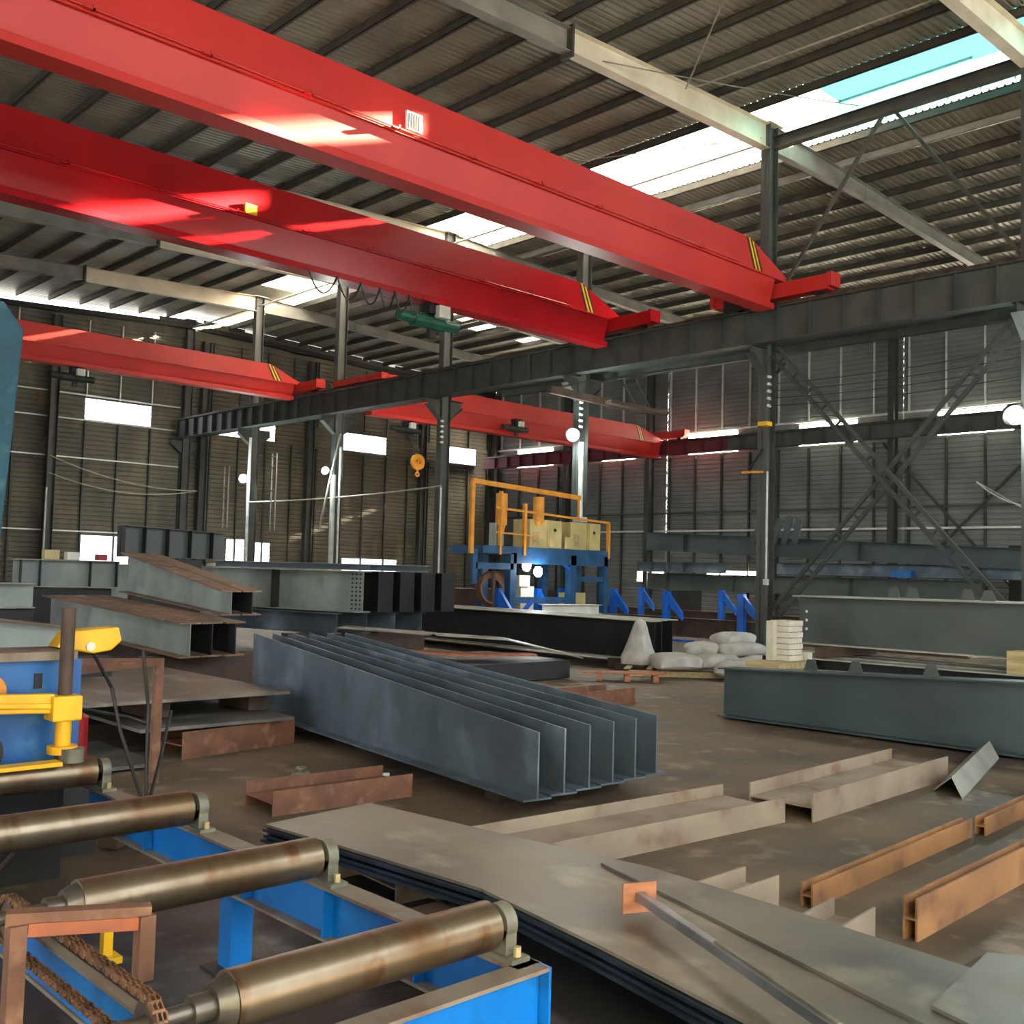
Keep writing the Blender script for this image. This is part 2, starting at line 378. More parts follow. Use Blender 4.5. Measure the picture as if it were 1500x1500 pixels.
# ridge strut over column heads
tag(MB().box(XC-.1,XC+.1,YS,13.6,12.28,12.295).box(XC-.1,XC+.1,YS,13.6,12.0,12.015).box(XC-.008,XC+.008,YS,13.6,12.0,12.3).build('ridge_beam', M_purlin), 'dark beam joining the column heads below the ridge skylight', 'beam')

tag(MB().cyl((XC,13.85,12.25),(XC,YB-.3,12.25),.035,n=10).build('ridge_tube', M_girtl), 'slim pale tube joining the farther column heads below the skylight', 'tube')
# rafters
ordn = ['nearest','second nearest','third nearest','fourth nearest','fifth nearest','sixth nearest','farthest']
def rafter_seg(mb, y, xa, xb, da, db, bf=.24):
    za, zb_ = rz(xa)-.2, rz(xb)-.2
    for (w, t0, t1) in ((.012, 0, None),):
        mb.hexa([(xa,y-.006,za-da),(xb,y-.006,zb_-db),(xb,y+.006,zb_-db),(xa,y+.006,za-da),(xa,y-.006,za),(xb,y-.006,zb_),(xb,y+.006,zb_),(xa,y+.006,za)])
    for (oa,ob_) in ((0,0),(-da,-db)):
        s = .014 if oa == 0 else -.014
        mb.hexa([(xa,y-bf/2,za+oa-(s if s>0 else 0)),(xb,y-bf/2,zb_+ob_-(s if s>0 else 0)),(xb,y+bf/2,zb_+ob_-(s if s>0 else 0)),(xa,y+bf/2,za+oa-(s if s>0 else 0)),
                 (xa,y-bf/2,za+oa-(0 if s>0 else s)),(xb,y-bf/2,zb_+ob_-(0 if s>0 else s)),(xb,y+bf/2,zb_+ob_-(0 if s>0 else s)),(xa,y+bf/2,za+oa-(0 if s>0 else s))])
for i, y in enumerate(YF):
    if i == 6: continue
    t = thing('roof_rafter', (XC-.2, y, 11.9), 'cream painted I-beam roof rafter left of the ridge, %s of the row' % ordn[i], 'rafter')
    mb = MB(); rafter_seg(mb, y, 14.2, XC-.19, .48, .62); mb.build('cream_rafter_section', M_cream, t)
    mb = MB(); rafter_seg(mb, y, XL, 14.18, .48, .48); o = mb.build('dimmed_rafter_section', M_rafg, t); o['label'] = 'section beyond the splice, coloured greyer for its weaker light'  # grey colour stands in for the dimmer light away from the skylight
    mb = MB().box(14.16,14.22,y-.16,y+.16,rz(14.2)-.78,rz(14.2)-.14); mb.build('splice_plate', M_purlin, t)
    t = thing('roof_rafter', (XC+.2, y, 11.9), 'grey tapered I-beam roof rafter right of the ridge, %s of the row' % ordn[i], 'rafter')
    mb = MB(); rafter_seg(mb, y, XC+.19, 26.0, .62, .4, .2); mb.build('haunched_section', M_rafg, t)
    mb = MB(); rafter_seg(mb, y, 26.02, XW-.1, .4, .4, .2); mb.build('straight_section', M_rafg, t)

# columns of the middle row
def hsec(mb, x, y, z0, z1, h=.36, b=.25, t=.014, ax='x'):
    if ax == 'x':
        mb.box(x-h/2,x+h/2,y-t/2,y+t/2,z0,z1); mb.box(x-h/2,x-h/2+t,y-b/2,y+b/2,z0,z1); mb.box(x+h/2-t,x+h/2,y-b/2,y+b/2,z0,z1)
    else:
        mb.box(x-t/2,x+t/2,y-h/2,y+h/2,z0,z1); mb.box(x-b/2,x+b/2,y-h/2,y-h/2+t,z0,z1); mb.box(x-b/2,x+b/2,y+h/2-t,y+h/2,z0,z1)
    return mb
for i, y in enumerate(YF):
    t = thing('steel_column', (XC, y, 0), 'grey H-section steel column under the crane runway, %s to us in the middle row' % ordn[i], 'column')
    hsec(MB(), XC, y, .03, 12.6).build('shaft', M_col, t)
    MB().box(XC-.28,XC+.28,y-.2,y+.2,0,.03).build('base_plate', M_rustd, t)
    for sg, nm in ((-1,'crane_bracket'),(1,'crane_bracket')):
        xa = XC+sg*.18; xb = XC+sg*.72
        mb = MB().prism([(xa,y-.01,7.14),(xb,y-.01,7.14),(xb,y-.01,6.95),(xa,y-.01,6.5)],(0,.02,0))
        mb.prism([(xa,y-.12,7.15),(xb,y-.12,7.15),(xb,y-.12,7.165),(xa,y-.12,7.165)],(0,.24,0))
        mb.prism([(xa,y-.12,6.5),(xb,y-.12,6.95),(xb,y-.12,6.965),(xa,y-.12,6.515)],(0,.24,0)); mb.build(nm, M_col, t)
    MB().box(XC-.3,XC+.3,y-.2,y+.2,12.6,12.62).build('cap_plate', M_cream, t)

# crane runways
def runway(x, z1, dep, y0, y1, m, label, bf=.32, step=1.0, rail=True, part=None):
    t = thing('crane_runway', (x, y0, z1-dep), label, 'crane runway')
    MB().box(x-.008,x+.008,y0,y1,z1-dep+.016,z1-.016).build('web', m, t)
    MB().box(x-bf/2,x+bf/2,y0,y1,z1-.016,z1).build('top_flange', m, t)
    MB().box(x-bf/2,x+bf/2,y0,y1,z1-dep,z1-dep+.016).build('bottom_flange', m, t)
    y = y0+.3
    while y < y1:
        MB().box(x-bf/2+.02,x+bf/2-.02,y-.006,y+.006,z1-dep+.016,z1-.016).build('stiffener', m, t); y += step
    if rail: MB().box(x-.04,x+.04,y0,y1,z1,z1+.1).build('rail', M_rail, t)
    return t
t = runway(20.8, 7.98, .8, -2, 43.5, M_run, 'long grey crane runway beam with stiffeners on the near side of the column row', step=.82)
runway(21.85, 7.98, .6, 0, 43.5, M_run, 'grey crane runway beam behind the column row, for the far bay', step=1.0)
runway(39.0, 7.98, .6, 27.13, 43.4, M_maroon, 'maroon painted runway beam below the right wall windows, far half', step=1.0)
runway(39.0, 7.98, .6, -1, 27.12, M_run, 'grey runway beam in front of the right wall windows, near half', step=1.0)
runway(-2.4, 7.98, .8, 0, 43.5, M_run, 'grey crane runway beam along the left wall, out past the blue mast', step=1.5)
tag(MB().box(22.22,22.38,2,24,7.22,7.24).box(22.22,22.38,2,24,7.62,7.64).box(22.29,22.31,2,24,7.22,7.64).build('tie_beam', M_run), 'slender grey tie beam just behind the runway, running between columns', 'beam')

# X bracing of the column row (lattice) and ridge V bracing
def lattice(a, b, label, m, gap=.24, th=.08, rung=.55, name='lattice_brace'):
    a = Vec(a); b = Vec(b); d = (b-a).normalized(); n = Vec((0,-d.z,d.y)) if abs(d.x) < .5 else Vec((-d.z,0,d.x)); n.normalize()
    t = thing(name, tuple(a if a.z < b.z else b), label, 'brace')
    for s in (-1,1): MB().bar(a+n*s*gap/2, b+n*s*gap/2, th, th, up=n).build('chord', m, t)
    L = (b-a).length; s = rung*.5
    while s < L: MB().bar(a+d*s-n*gap/2, a+d*s+n*gap/2, th*.6, th*.6, up=d).build('rung', m, t); s += rung
    return t
lattice((XC-.1,13.45,7.05),(XC-.1,7.95,.9), 'ladder-like steel brace falling from the nearest visible column to the right', M_girt)
lattice((XC+.06,7.95,7.0),(XC+.06,13.45,.9), 'ladder-like steel brace rising to the right, crossing the other one', M_girt)
lattice((XC,19.5,6.9),(XC,14.0,6.0), 'short lattice strut under the runway behind the nearest visible column', M_girt, rung=.8) if False else None
for s, w in ((1,'left'),(-1,'right')):
    mb = MB().bar((XC, 10.7+s*.15, 12.0), (XC, 10.72+s*2.9, 8.15), .07, .07)
    tag(mb.build('ridge_brace', M_purlin), 'slim dark brace sloping from the ridge beam down to the %s' % w, 'brace')
# second X bracing on the right wall
for a,b,w in (((XW-.3,20.2,7.3),(XW-.3,14.8,1.2),'falling to the right'),((XW-.2,14.8,6.2),(XW-.2,19.6,1.4),'rising to the right')):
    tag(MB().bar(a,b,.09,.09).build('wall_brace', M_girt), 'dark wall brace in front of the right wall, %s' % w, 'brace')

# wall studs and girts
for i in range(36):
    y = -8.0+1.5*i+.22
    if y > 43.5: break
    big = abs(((y-.22+8.0)/1.5+0) % 4 - 2.33) < .01
    mb = MB().box(XW-.12,XW-.02,y-.03,y+.03,8.5,11.9); o1 = mb
    tag(mb.build('upper_wall_stud', M_girtl), 'bright galvanised stud on the upper right wall', 'wall stud', 'upper studs of the right wall')
    tag(MB().box(XW-.12,XW-.02,y-.04,y+.04,0,7.4).build('lower_wall_stud', M_girt), 'dark stud on the lower right wall', 'wall stud', 'lower studs of the right wall')
for i in range(20):
    x = 12.6+1.42*i
    if x > 39.8: break
    tag(MB().box(x-.035,x+.035,YB-.12,YB-.02,0,7.5).build('lower_wall_stud', M_girt), 'dark stud on the lower back wall', 'wall stud', 'lower studs of the back wall')
    tag(MB().box(x-.02,x+.02,YB-.12,YB-.02,8.55,11.8).build('upper_wall_stud', M_girtl if i < 6 else M_girt), 'thin stud on the upper back wall', 'wall stud', 'upper studs of the back wall')
for j,(z,m,l) in enumerate(((3.85,M_girtl,'pale thin rail along the lower right wall'),(4.7,M_girt,'dark rail along the middle of the right wall'),(8.52,M_girtl,'pale rail above the right wall windows'))):
    tag(MB().box(XW-.2,XW-.12,YS+1,YB-.5,z-.04,z+.04).build('wall_rail', m), l, 'wall rail')
for z,l in ((2.9,'pale rail low on the back wall at the left'),(5.95,'pale rail halfway up the back wall'),(7.55,'pale rail under the back wall windows'),(8.6,'pale rail above the back wall windows')):
    tag(MB().box(12.5,21.,YB-.19,YB-.13,z-.025,z+.025).build('wall_rail', M_girtl), l, 'wall rail')
tag(MB().bar((XL+.2,YB-.3,rz(XL)-.62),(21.3,YB-.3,rz(21.3)-.52),.2,.2).bar((21.3,YB-.3,rz(21.3)-.52),(XW-.4,YB-.3,rz(XW)-.45),.2,.2).build('eave_beam', M_black), 'black beam along the top of the back wall below the light gap', 'beam')
# wall columns
for i,y in enumerate(YF):
    if y > 43: continue
    if abs(y-31.72) < .1: y += .45
    tag(hsec(MB(), XW-.45, y, 0, rz(XW)-.5, .4, .25).build('wall_column', M_girt), 'dark steel column at the right wall, %s of the row' % ordn[i], 'column')
for x,l in ((9.5,'behind the blue mast'),(15.4,'left of the first back window'),(22.0,'right of the first back window'),(27.6,'left of the third back window'),(34.6,'right of the third back window'),(39.9,'in the far corner')):
    tag(hsec(MB(), x, YB-.42, 0, 11.7, .34, .3).build('wall_column', M_girt), 'dark steel column at the back wall, '+l, 'column')

# ---------------------------------------------------------------- bridge cranes
def crane(y, x0, x1, zb, zt, label, m, taper=1.5, tz=.6, nm='bridge_crane', stripe=True, left=True, right=True, lx=None, rx=None, pipe=True, trk=None):
    t = thing(nm, (x1, y, zb), label, 'bridge crane')
    zm = zb+(zt-zb)*.5; w = .24
    # upper box girder with tapered ends
    xa = x0+(taper if left else 0); xb = x1-taper; zl = zt-tz
    prof = []
    if left: prof += [(x0,zm),(x0,zl),(xa,zt)]
    else: prof += [(x0,zm),(x0,zt)]
    prof += [(xb,zt),(x1,zl),(x1,zm)]
    MB().prism([(px,y-w,pz) for px,pz in prof],(0,2*w,0)).build('box_girder', m, t)
    # lower I-section
    mb = MB(); zh = zm
    mb.hexa([(x0,y-w,zm),(x1,y-w,zm),(x1,y+w,zm),(x0,y+w,zm),(x0,y-.16,zm+.003),(x1,y-.16,zm+.003),(x1,y+.16,zm+.003),(x0,y+.16,zm+.003)]) if False else None
    xl0 = x0+(.45 if left and x0 < 0 else 0); xl1 = x1-.45
    mb.hexa([(xl0,y-.08,zb+.13),(xl1,y-.08,zb+.13),(xl1,y+.08,zb+.13),(xl0,y+.08,zb+.13),(xl0,y-.22,zm),(xl1,y-.22,zm),(xl1,y+.22,zm),(xl0,y+.22,zm)])
    mb.build('lower_web', m, t)
    MB().box(xl0,xl1,y-.21,y+.21,zb,zb+.13).build('bottom_flange', m, t)
    MB().box(x0,x1-.3,y-w-.045,y-w,zm-.02,zm+.015).build('side_angle', m, t)
    x = x0+.7
    if pipe:
        while x < x1-2:
            MB().box(x,x+.14,y-w-.12,y-w,zm+.0,zm+.025).box(x+.11,x+.14,y-w-.12,y-w-.09,zm,zm+.07).build('cable_bracket', m, t); x += 1.6
        mb = MB().cyl((x0,y-w-.06,zm+.04),(x1-2,y-w-.06,zm+.04),.018,n=8); mb.build('conduit', m, t)
    if stripe:
        for k,(dx,mm) in enumerate(((0,M_black),(.07,M_yel),(.14,M_black),(.21,M_yel),(.28,M_black))):
            a = xb-.02+dx
            mb = MB().hexa([(a+.18,y-w-.006,zm+.02),(a+.25,y-w-.006,zm+.02),(a+.25,y-w-.001,zm+.02),(a+.18,y-w-.001,zm+.02),(a-.12,y-w-.006,zt-.01-max(0,(a-.05-xb))*tz/taper),(a-.05,y-w-.006,zt-.02-max(0,(a-.05-xb))*tz/taper),(a-.05,y-w-.001,zt-.02-max(0,(a-.05-xb))*tz/taper),(a-.12,y-w-.001,zt-.01-max(0,(a-.05-xb))*tz/taper)])
            mb.build('warning_stripe', mm, t)
    for ex, on in ((lx,left),(rx,right)):
        if not on or ex is None: continue
        ct = MB().box(ex-.15,ex+.15,y-1.5,y+1.5,8.16,8.5)
        ct.box(ex-.2,ex+.2,y-1.62,y-1.5,8.2,8.52).box(ex-.2,ex+.2,y+1.5,y+1.62,8.2,8.52)
        et = ct.build('end_truck', m, t, bevel=.01)
        for yy in (y-1.2,y+1.2):
            MB().cyl((ex-.07,yy,8.2),(ex+.07,yy,8.2),.13,n=20).build('wheel', M_black, et)
        MB().box(ex-.3,ex-.15,y+.8,y+1.15,7.98,8.3).build('drive_motor', M_black, et)
    return t
c1 = crane(13.28, -2.4, 21.0, 7.88, 9.3, 'nearest red bridge crane, crossing the top of the picture, yellow-black stripes at its right end', M_red, lx=-2.4, rx=20.8)
c2 = crane(18.35, -2.4, 21.0, 7.72, 9.2, 'second red bridge crane, green hoist hanging under it', M_red2, lx=-2.4, rx=20.8)
c3 = crane(33.8, -2.4, 21.0, 7.88, 9.05, 'farthest left red bridge crane, running out from behind the blue mast', M_red, lx=-2.4, rx=20.8, pipe=False)
c4 = crane(31.0, 22.1, 39.3, 7.25, 8.62, 'red bridge crane of the far bay, behind the column row', M_red, lx=21.85+.1, rx=39.0, pipe=False, taper=2.2)
MB().box(9.8,10.12,12.98,13.03,8.68,8.98).build('junction_box', M_white, c1)
for k in range(5): MB().cyl((9.85+k*.05,12.975,8.7),(9.85+k*.05,12.975,8.95),.006,n=6).build('fuse_row', M_rust, c1)
MB().box(9.8,10.05,18.03,18.1,8.5,8.7).build('floodlight', M_yel, c2)
MB().box(11.2,11.36,13.0,13.04,8.85,9.0).build('end_stop', M_black, c1) if False else None
tag(MB().box(20.66,20.94,28.3,31.2,8.09,8.3).build('crane_end_truck', M_red), 'short red crane end truck lying on the runway beyond the third column', 'end truck')

def hoist(x, y, z, label, mg, s=1., name='electric_hoist'):
    t = thing(name, (x,y,z-.55*s), label, 'hoist')
    MB().cyl((x-.55*s,y,z-.38*s),(x+.35*s,y,z-.38*s),.17*s,n=24).build('drum', mg, t, smooth=True)
    MB().cyl((x+.35*s,y,z-.38*s),(x+.75*s,y,z-.38*s),.13*s,n=24).build('motor', mg, t, smooth=True); MB().cyl((x-.95*s,y,z-.36*s),(x-.55*s,y,z-.36*s),.12*s,.15*s,n=24).build('gearbox', mg, t, smooth=True)
    MB().box(x-.2*s,x+.2*s,y-.16*s,y+.16*s,z-.22*s,z-.0*s).cyl((x-.15*s,y-.2*s,z+.05*s),(x-.15*s,y+.2*s,z+.05*s),.07*s).cyl((x+.15*s,y-.2*s,z+.05*s),(x+.15*s,y+.2*s,z+.05*s),.07*s).build('trolley', M_black, t)
    MB().box(x-.02*s,x+.3*s,y-.3*s,y-.12*s,z-.3*s,z-.02*s).build('control_box', M_white, t, bevel=.01)
    MB().box(x-.1*s,x+.1*s,y-.06*s,y+.06*s,z-.75*s,z-.55*s).build('hook_block', M_black, t)
    return t
hoist(14.75, 18.35, 7.7, 'green electric hoist with white box under the second red crane', M_green, 1.)
hoist(12.6, 33.8, 7.84, 'small dark hoist with white box under the farthest left crane', M_dkgreen, .8)
h4 = hoist(23.9, 31.0, 7.2, 'dark green hoist at the left end of the far bay crane, hook block below', M_dkgreen, .8)
hoist(28.9, 30.3, 7.78, 'dark green hoist on the face of the far bay crane, right of the third column', M_dkgreen, .8)
t = thing('hook_block', (24.45,31.0,5.2), 'yellow round hook block hanging on ropes in the far bay', 'hook block')
MB().ring((24.45,31,5.75),(0,1,0),.13,.3,.12).box(24.42,24.48,30.95,31.05,5.46,6.05).bar((24.2,31,5.6),(24.7,31,5.9),.05,.08).build('sheave_housing', M_org, t)
MB().ring((24.45,31,5.28),(0,1,0),.05,.1,.05,n=12).cyl((24.45,31,5.35),(24.45,31,5.5),.04).build('hook', M_org, t)
for dx in (-.12,.12): MB().cyl((24.45+dx,31,5.9),(24.2+dx,31,7.0),.02,n=6).build('rope', M_cable, t)
# festoon cable of the second crane
def sag(a, b, drop, n=10):
    a = Vec(a); b = Vec(b); return [a.lerp(b,k/n)-Vec((0,0,drop*4*(k/n)*(1-k/n))) for k in range(n+1)]
t = thing('festoon_cable', (10.5,17.95,7.2), 'black cable looped along the underside of the second red crane', 'cable')
xs = [11.3,12.0,12.6,13.1,13.5,13.9,14.3]
for a,b in zip(xs, xs[1:]): MB().tube(sag((a,18.1,7.74),(b,18.1,7.74),.42,14),.018,n=6).build('cable_loop', M_cable, t)
MB().tube(sag((20.5,17.5,8.3),(20.5,17.5,8.2),.0),.02).build('cable_end', M_cable, t) if False else None

# ---------------------------------------------------------------- floodlights on columns and conduits
def flood(x, y, z, label, r=.11, e=60, dx=-.35):
    t = thing('floodlight', (x,y,z-.15), label, 'floodlight')
    MB().cyl((x,y,z),(x+.06,y+.06,z+.05),r*1.25,n=20).build('housing', M_black, t)
    b = MB(); n = 14
    i = len(b.v)
    for a in range(7):
        for k in range(n):
            th = math.pi*a/6; ph = 2*math.pi*k/n
            b.v.append((x-.06+r*math.sin(th)*math.cos(ph),y-.06+r*math.sin(th)*math.sin(ph),z-.03+r*math.cos(th)))
    for a in range(6):
        for k in range(n): b.f.append((a*n+k,a*n+(k+1)%n,(a+1)*n+(k+1)%n,(a+1)*n+k)); b.m.append(0)
    b.build('bulb', M_glow, t)
    MB().cyl((x+.03,y+.03,z),(XC-.18,y+.1,z),.03,n=8).build('arm', M_pipe, t)
    l = bpy.data.lights.new('flood', 'POINT'); l.energy = e; l.shadow_soft_size = .15; l.color = (.86,1,.95)
    lo = bpy.data.objects.new('flood_lamp', l); C.objects.link(lo); lo.location = (x-.3,y-.3,z-.15)
    return t
flood(20.85, 37.6, 5.15, 'bright floodlight on the pole farthest left', .16, 260)
flood(20.75, 31.6, 5.15, 'dim floodlight on top of the tall white pipe', .12, 160)
flood(20.8, 19.55, 5.5, 'bright floodlight on the fourth visible column beside the gantry', .16, 220)
flood(38.4, 14.5, 7.75, 'large glaring floodlight at the right edge of the picture', .38, 500) if False else None
t = flood(20.9, 7.9, 5.0, 'large glaring floodlight at the right edge of the picture', .17, 160)
def conduit(x, y, z0, z1, r, label, m=None):
    t = thing('conduit', (x,y,z0), label, 'pipe')
    MB().cyl((x,y,z0+.1),(x,y,z1),r,n=12).build('pipe', m or M_pipe, t, smooth=True)
    MB().box(x-r*2,x+r*2,y-r*2,y+r*2,z0,z0+.14).build('outlet_box', m or M_pipe, t)
    return t
conduit(21.02, 13.5, 1.55, 4.2, .025, 'thin white pipe down the nearest visible column, ending in a small box')
conduit(20.95, 19.35, 3.1, 5.3, .07, 'white pipe lit by the floodlight on the column behind the gantry')
conduit(21.0, 31.45, .8, 5.0, .09, 'thick white pipe under the dim floodlight')
conduit(21.1, 31.2, .8, 6.0, .04, 'thin pale pipe beside the thick white pipe')
conduit(21.0, 25.4, 1.2, 4.3, .03, 'thin white pipe on the third visible column')
conduit(21.0, 37.45, .8, 6.8, .06, 'white pole below the bright far floodlight')
conduit(15.2, 43.2, .9, 4.6, .04, 'white pipe on the back wall column left of the first window')
tag(MB().box(20.9,21.12,13.45,13.7,5.27,5.37).build('name_plate', M_yel), 'small yellow-green plate on the nearest visible column', 'sign plate')
for i,yy in enumerate((13.5,19.5,25.5)):
    t = thing('insulator_string', (21.06,yy-.02,5.7), 'row of small white insulators on the %s column from the right' % ('first','second','third')[i], 'insulator')
    for k in range(5): MB().cyl((21.08,yy-.02,5.75+k*.17),(20.98,yy-.02,5.75+k*.17),.035,n=10).build('insulator', M_white, t)
# slack wires
def wire(pts, label, m=None, r=.015):
    return tag(MB().tube(pts, r, n=6).build('wire', m or M_cable), label, 'wire')
for k in range(4):
    wire(sag((21.02,13.48,5.75+k*.17),(XC+.3,7.8,5.9+k*.2),.1)+[], 'thin dark wire strung from the nearest column to the right', r=.009)['group'] = 'wires strung right of the nearest column'
wire(sag((15.3,43.3,5.9),(21.6,43.0,4.9),.35), 'pale cable sagging across the back wall, upper', M_cablel, .03)
wire(sag((15.3,43.3,5.2),(21.6,43.0,4.9),.45), 'pale cable sagging across the back wall, lower', M_cablel, .03)
wire(sag((21.,25.4,4.35),(21.,37.4,4.2),.1), 'pale cable between the third column and the far poles', M_cablel, .03)
wire(sag((XW-.4,14.6,4.45),(XW-.4,18.3,4.7),.0)[:1]+sag((33.,13.6,4.9),(33.,10.2,4.9),.8), 'white cable drooping beside the crossed braces at the right', M_pipe, .025)
wire(sag((21.1,11.3,12.3),(15.2,13.7,12.0),.05), 'thin tie rod below the roof beside the first rafter', M_rafg, .012)
wire([(20.9,13.7,12.2),(17.6,19.7,12.0)], 'thin diagonal rod crossing below the ridge skylight', M_rafg, .012)
wire([(17.8,13.6,12.3),(12.5,7.8,12.1)], 'thin pale rod below the roof at the top right', M_cablel, .02)
wire([(17.9,13.4,12.3),(17.9,7.7,12.2)], 'thin pale double rod running to the upper right edge', M_cablel, .02)
wire([(21.2,13.9,11.0),(19.5,19.6,10.2)], 'thin tie rod left of the nearest column head', M_cablel, .012)

lattice((17.1,32,2.9),(17.1,32,5.0), 'left thin lattice post standing behind the left stacks', M_rafg, gap=.3, th=.05, rung=.4, name='lattice_post')
lattice((18.9,32,2.9),(18.9,32,5.6), 'right thin lattice post standing behind the left stacks', M_rafg, gap=.3, th=.05, rung=.4, name='lattice_post')
tag(MB().bar((20.3,31.2,3.0),(21.2,31.4,6.5),.06,.06).build('stay_pole', M_rafg), 'thin pale pole leaning towards the farthest poles behind the left stacks', 'pole')
t = thing('wall_bracket', (21.0,13.6,4.1), 'small orange bracket with strut low on the nearest visible column', 'bracket')
MB().bar((21.05,13.62,4.2),(20.95,14.15,4.2),.06,.05).build('arm', M_org, t); MB().bar((21.05,13.65,4.75),(21.0,14.0,4.25),.04,.04).build('strut', M_black, t)
# jib platform on the second visible column
t = thing('jib_arm', (XC,19.4,6.0), 'dark rusty jib arm with tie rods under the runway at the second visible column', 'jib arm')
MB().bar((19.8,19.5,6.62),(23.4,19.12,6.45),.12,.2).build('boom', M_rustd, t)
MB().bar((21.5,18.9,6.45),(23.4,18.4,6.3),.3,.1).build('platform', M_rustd, t)
for q in ((22.3,19.2,7.3),(22.9,19.1,7.3)): MB().bar(q,(q[0]+.5,18.9,6.4),.035,.035).build('tie_rod', M_black, t)
MB().bar((21.1,19.4,7.0),(19.9,19.7,6.65),.05,.05).build('strut', M_rustd, t)

# ---------------------------------------------------------------- roller conveyor in the foreground
RX0, RX1, RZ = 1.36, 2.25, .6
ys = [2.43,3.41,4.44,5.51]
def roller():
    y = ys[0]
    t = thing('conveyor_roller', (1.8,y,RZ-.1), 'nearest roller of the conveyor, its rounded left end showing', 'roller', 'conveyor rollers')
    MB().cyl((RX0,y,RZ),(RX1,y,RZ),.075,n=48).build('barrel', M_roller, t, smooth=True)
    MB().cyl((RX0-.045,y,RZ),(RX0,y,RZ),.05,.068,n=32).cyl((RX0-.1,y,RZ),(RX0-.045,y,RZ),.036,n=24).cyl((RX0-.3,y,RZ),(RX0-.1,y,RZ),.022,n=20).build('stub_shaft', M_shaft, t, smooth=True)
    MB().cyl((RX1,y,RZ),(RX1+.035,y,RZ),.03,n=20).build('end_shaft', M_black, t)
    b = MB().cyl((RX1+.03,y,RZ),(RX1+.075,y,RZ),.06,n=28).box(RX1+.03,RX1+.075,y-.055,y+.055,.512,RZ-.01).build('bearing', M_bear, t, smooth=True)
    MB().box(RX1+.015,RX1+.09,y-.1,y+.1,.5,.515).build('bearing_foot', M_bear, b)
    for s in (-.08,.08): MB().cyl((RX1+.055,y+s,.515),(RX1+.055,y+s,.545),.012,n=6).build('bolt', M_woodp, b)
    return t
r0 = roller()
for k,l in ((1,'second conveyor roller from us, bright worn band in the middle'),(2,'third conveyor roller from us, below the yellow clamp'),(3,'farthest conveyor roller, beside the blue cabinet')):
    dup(r0, (0,ys[k]-ys[0],0), l)
# frame: right rail (I-section along y), front cross beam, left rail
t = thing('roller_table', (2.31,3.9,0), 'blue I-beam table carrying the four steel rollers', 'roller table')
def irail(x, y0, y1, z0, z1, bf, nm):
    MB().box(x-.006,x+.006,y0,y1,z0+.012,z1-.012).build(nm+'_web', M_blue, t)
    MB().box(x-bf/2,x+bf/2,y0,y1,z1-.012,z1).build(nm+'_top_flange', M_wornt, t)
    MB().box(x-bf/2,x+bf/2,y0,y1,z0,z0+.012).build(nm+'_bottom_flange', M_wornt, t)
irail(2.31, 2.3, 5.68, .3, .5, .1, 'right_rail')
irail(1.25, 2.3, 5.68, .38, .53, .03, 'left_rail')
MB().box(1.28,2.34,2.29,2.3,.312,.488).box(2.345,2.355,2.25,2.42,.3,.5).build('front_beam_web', M_blue, t)
MB().box(1.25,2.345,2.25,2.34,.488,.5).build('front_beam_top_flange', M_wornt, t)
MB().box(1.25,2.345,2.25,2.34,.3,.312).build('front_beam_bottom_flange', M_wornt, t)
for y in (2.8,3.35,3.95,4.9): MB().box(2.26,2.305,y-.005,y+.005,.312,.488).build('web_stiffener', M_blue, t)
for (x,y) in ((2.28,4.02),(2.31,2.5),(1.25,2.5),(1.25,5.5)):
    lg = MB().box(x-.05,x+.05,y-.05,y+.05,.02,.3).build('leg', M_blue, t); MB().box(x-.11,x+.11,y-.09,y+.09,0,.02).build('foot_plate', M_black, lg)
MB().box(1.25,2.3,5.25,5.3,.32,.48).build('cross_member', M_blue, t)
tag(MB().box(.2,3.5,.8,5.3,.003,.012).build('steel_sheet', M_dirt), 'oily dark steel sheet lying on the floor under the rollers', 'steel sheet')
# chain drive loop
t = thing('drive_chain', (1.16,2.7,.45), 'rusty roller chain loop beside the left conveyor rail', 'chain')
ya, yb, za, zr = 2.43, 3.41, .59, .07
L1 = yb-ya; per = 2*L1+2*math.pi*zr; npt = int(per/.026)
def loopp(s):
    if s < L1: return (ya+s, za+zr, 0)
    s -= L1
    if s < math.pi*zr: a = s/zr; return (yb+math.sin(a)*zr, za+math.cos(a)*zr, a)
    s -= math.pi*zr
    if s < L1: return (yb-s, za-zr, math.pi)
    s -= L1; a = math.pi+s/zr; return (ya+math.sin(a)*zr, za+math.cos(a)*zr, a)
mb = MB()
for xx in (1.155,):
    for k in range(npt):
        y,z,a = loopp(k*per/npt); y2,z2,_ = loopp(((k+.86)*per/npt) % per)
        for s in (-.012,.0,.012): mb.bar((xx+s+(.004 if k%2 else -.0),y,z),(xx+s+(.004 if k%2 else 0),y2,z2),.02,.004,up=(1,0,0))
mb2 = MB()
for xx in (1.155,):
    for k in range(npt):
        y,z,a = loopp(k*per/npt); mb2.cyl((xx-.016,y,z),(xx+.016,y,z),.007,n=6)
mb.build('chain_links', M_chain, t); mb2.build('chain_pins', M_chain, t)
for (yy) in (ya,yb):
    MB().cyl((1.148,yy,za),(1.162,yy,za),.066,n=18).build('sprocket', M_rustd, t)
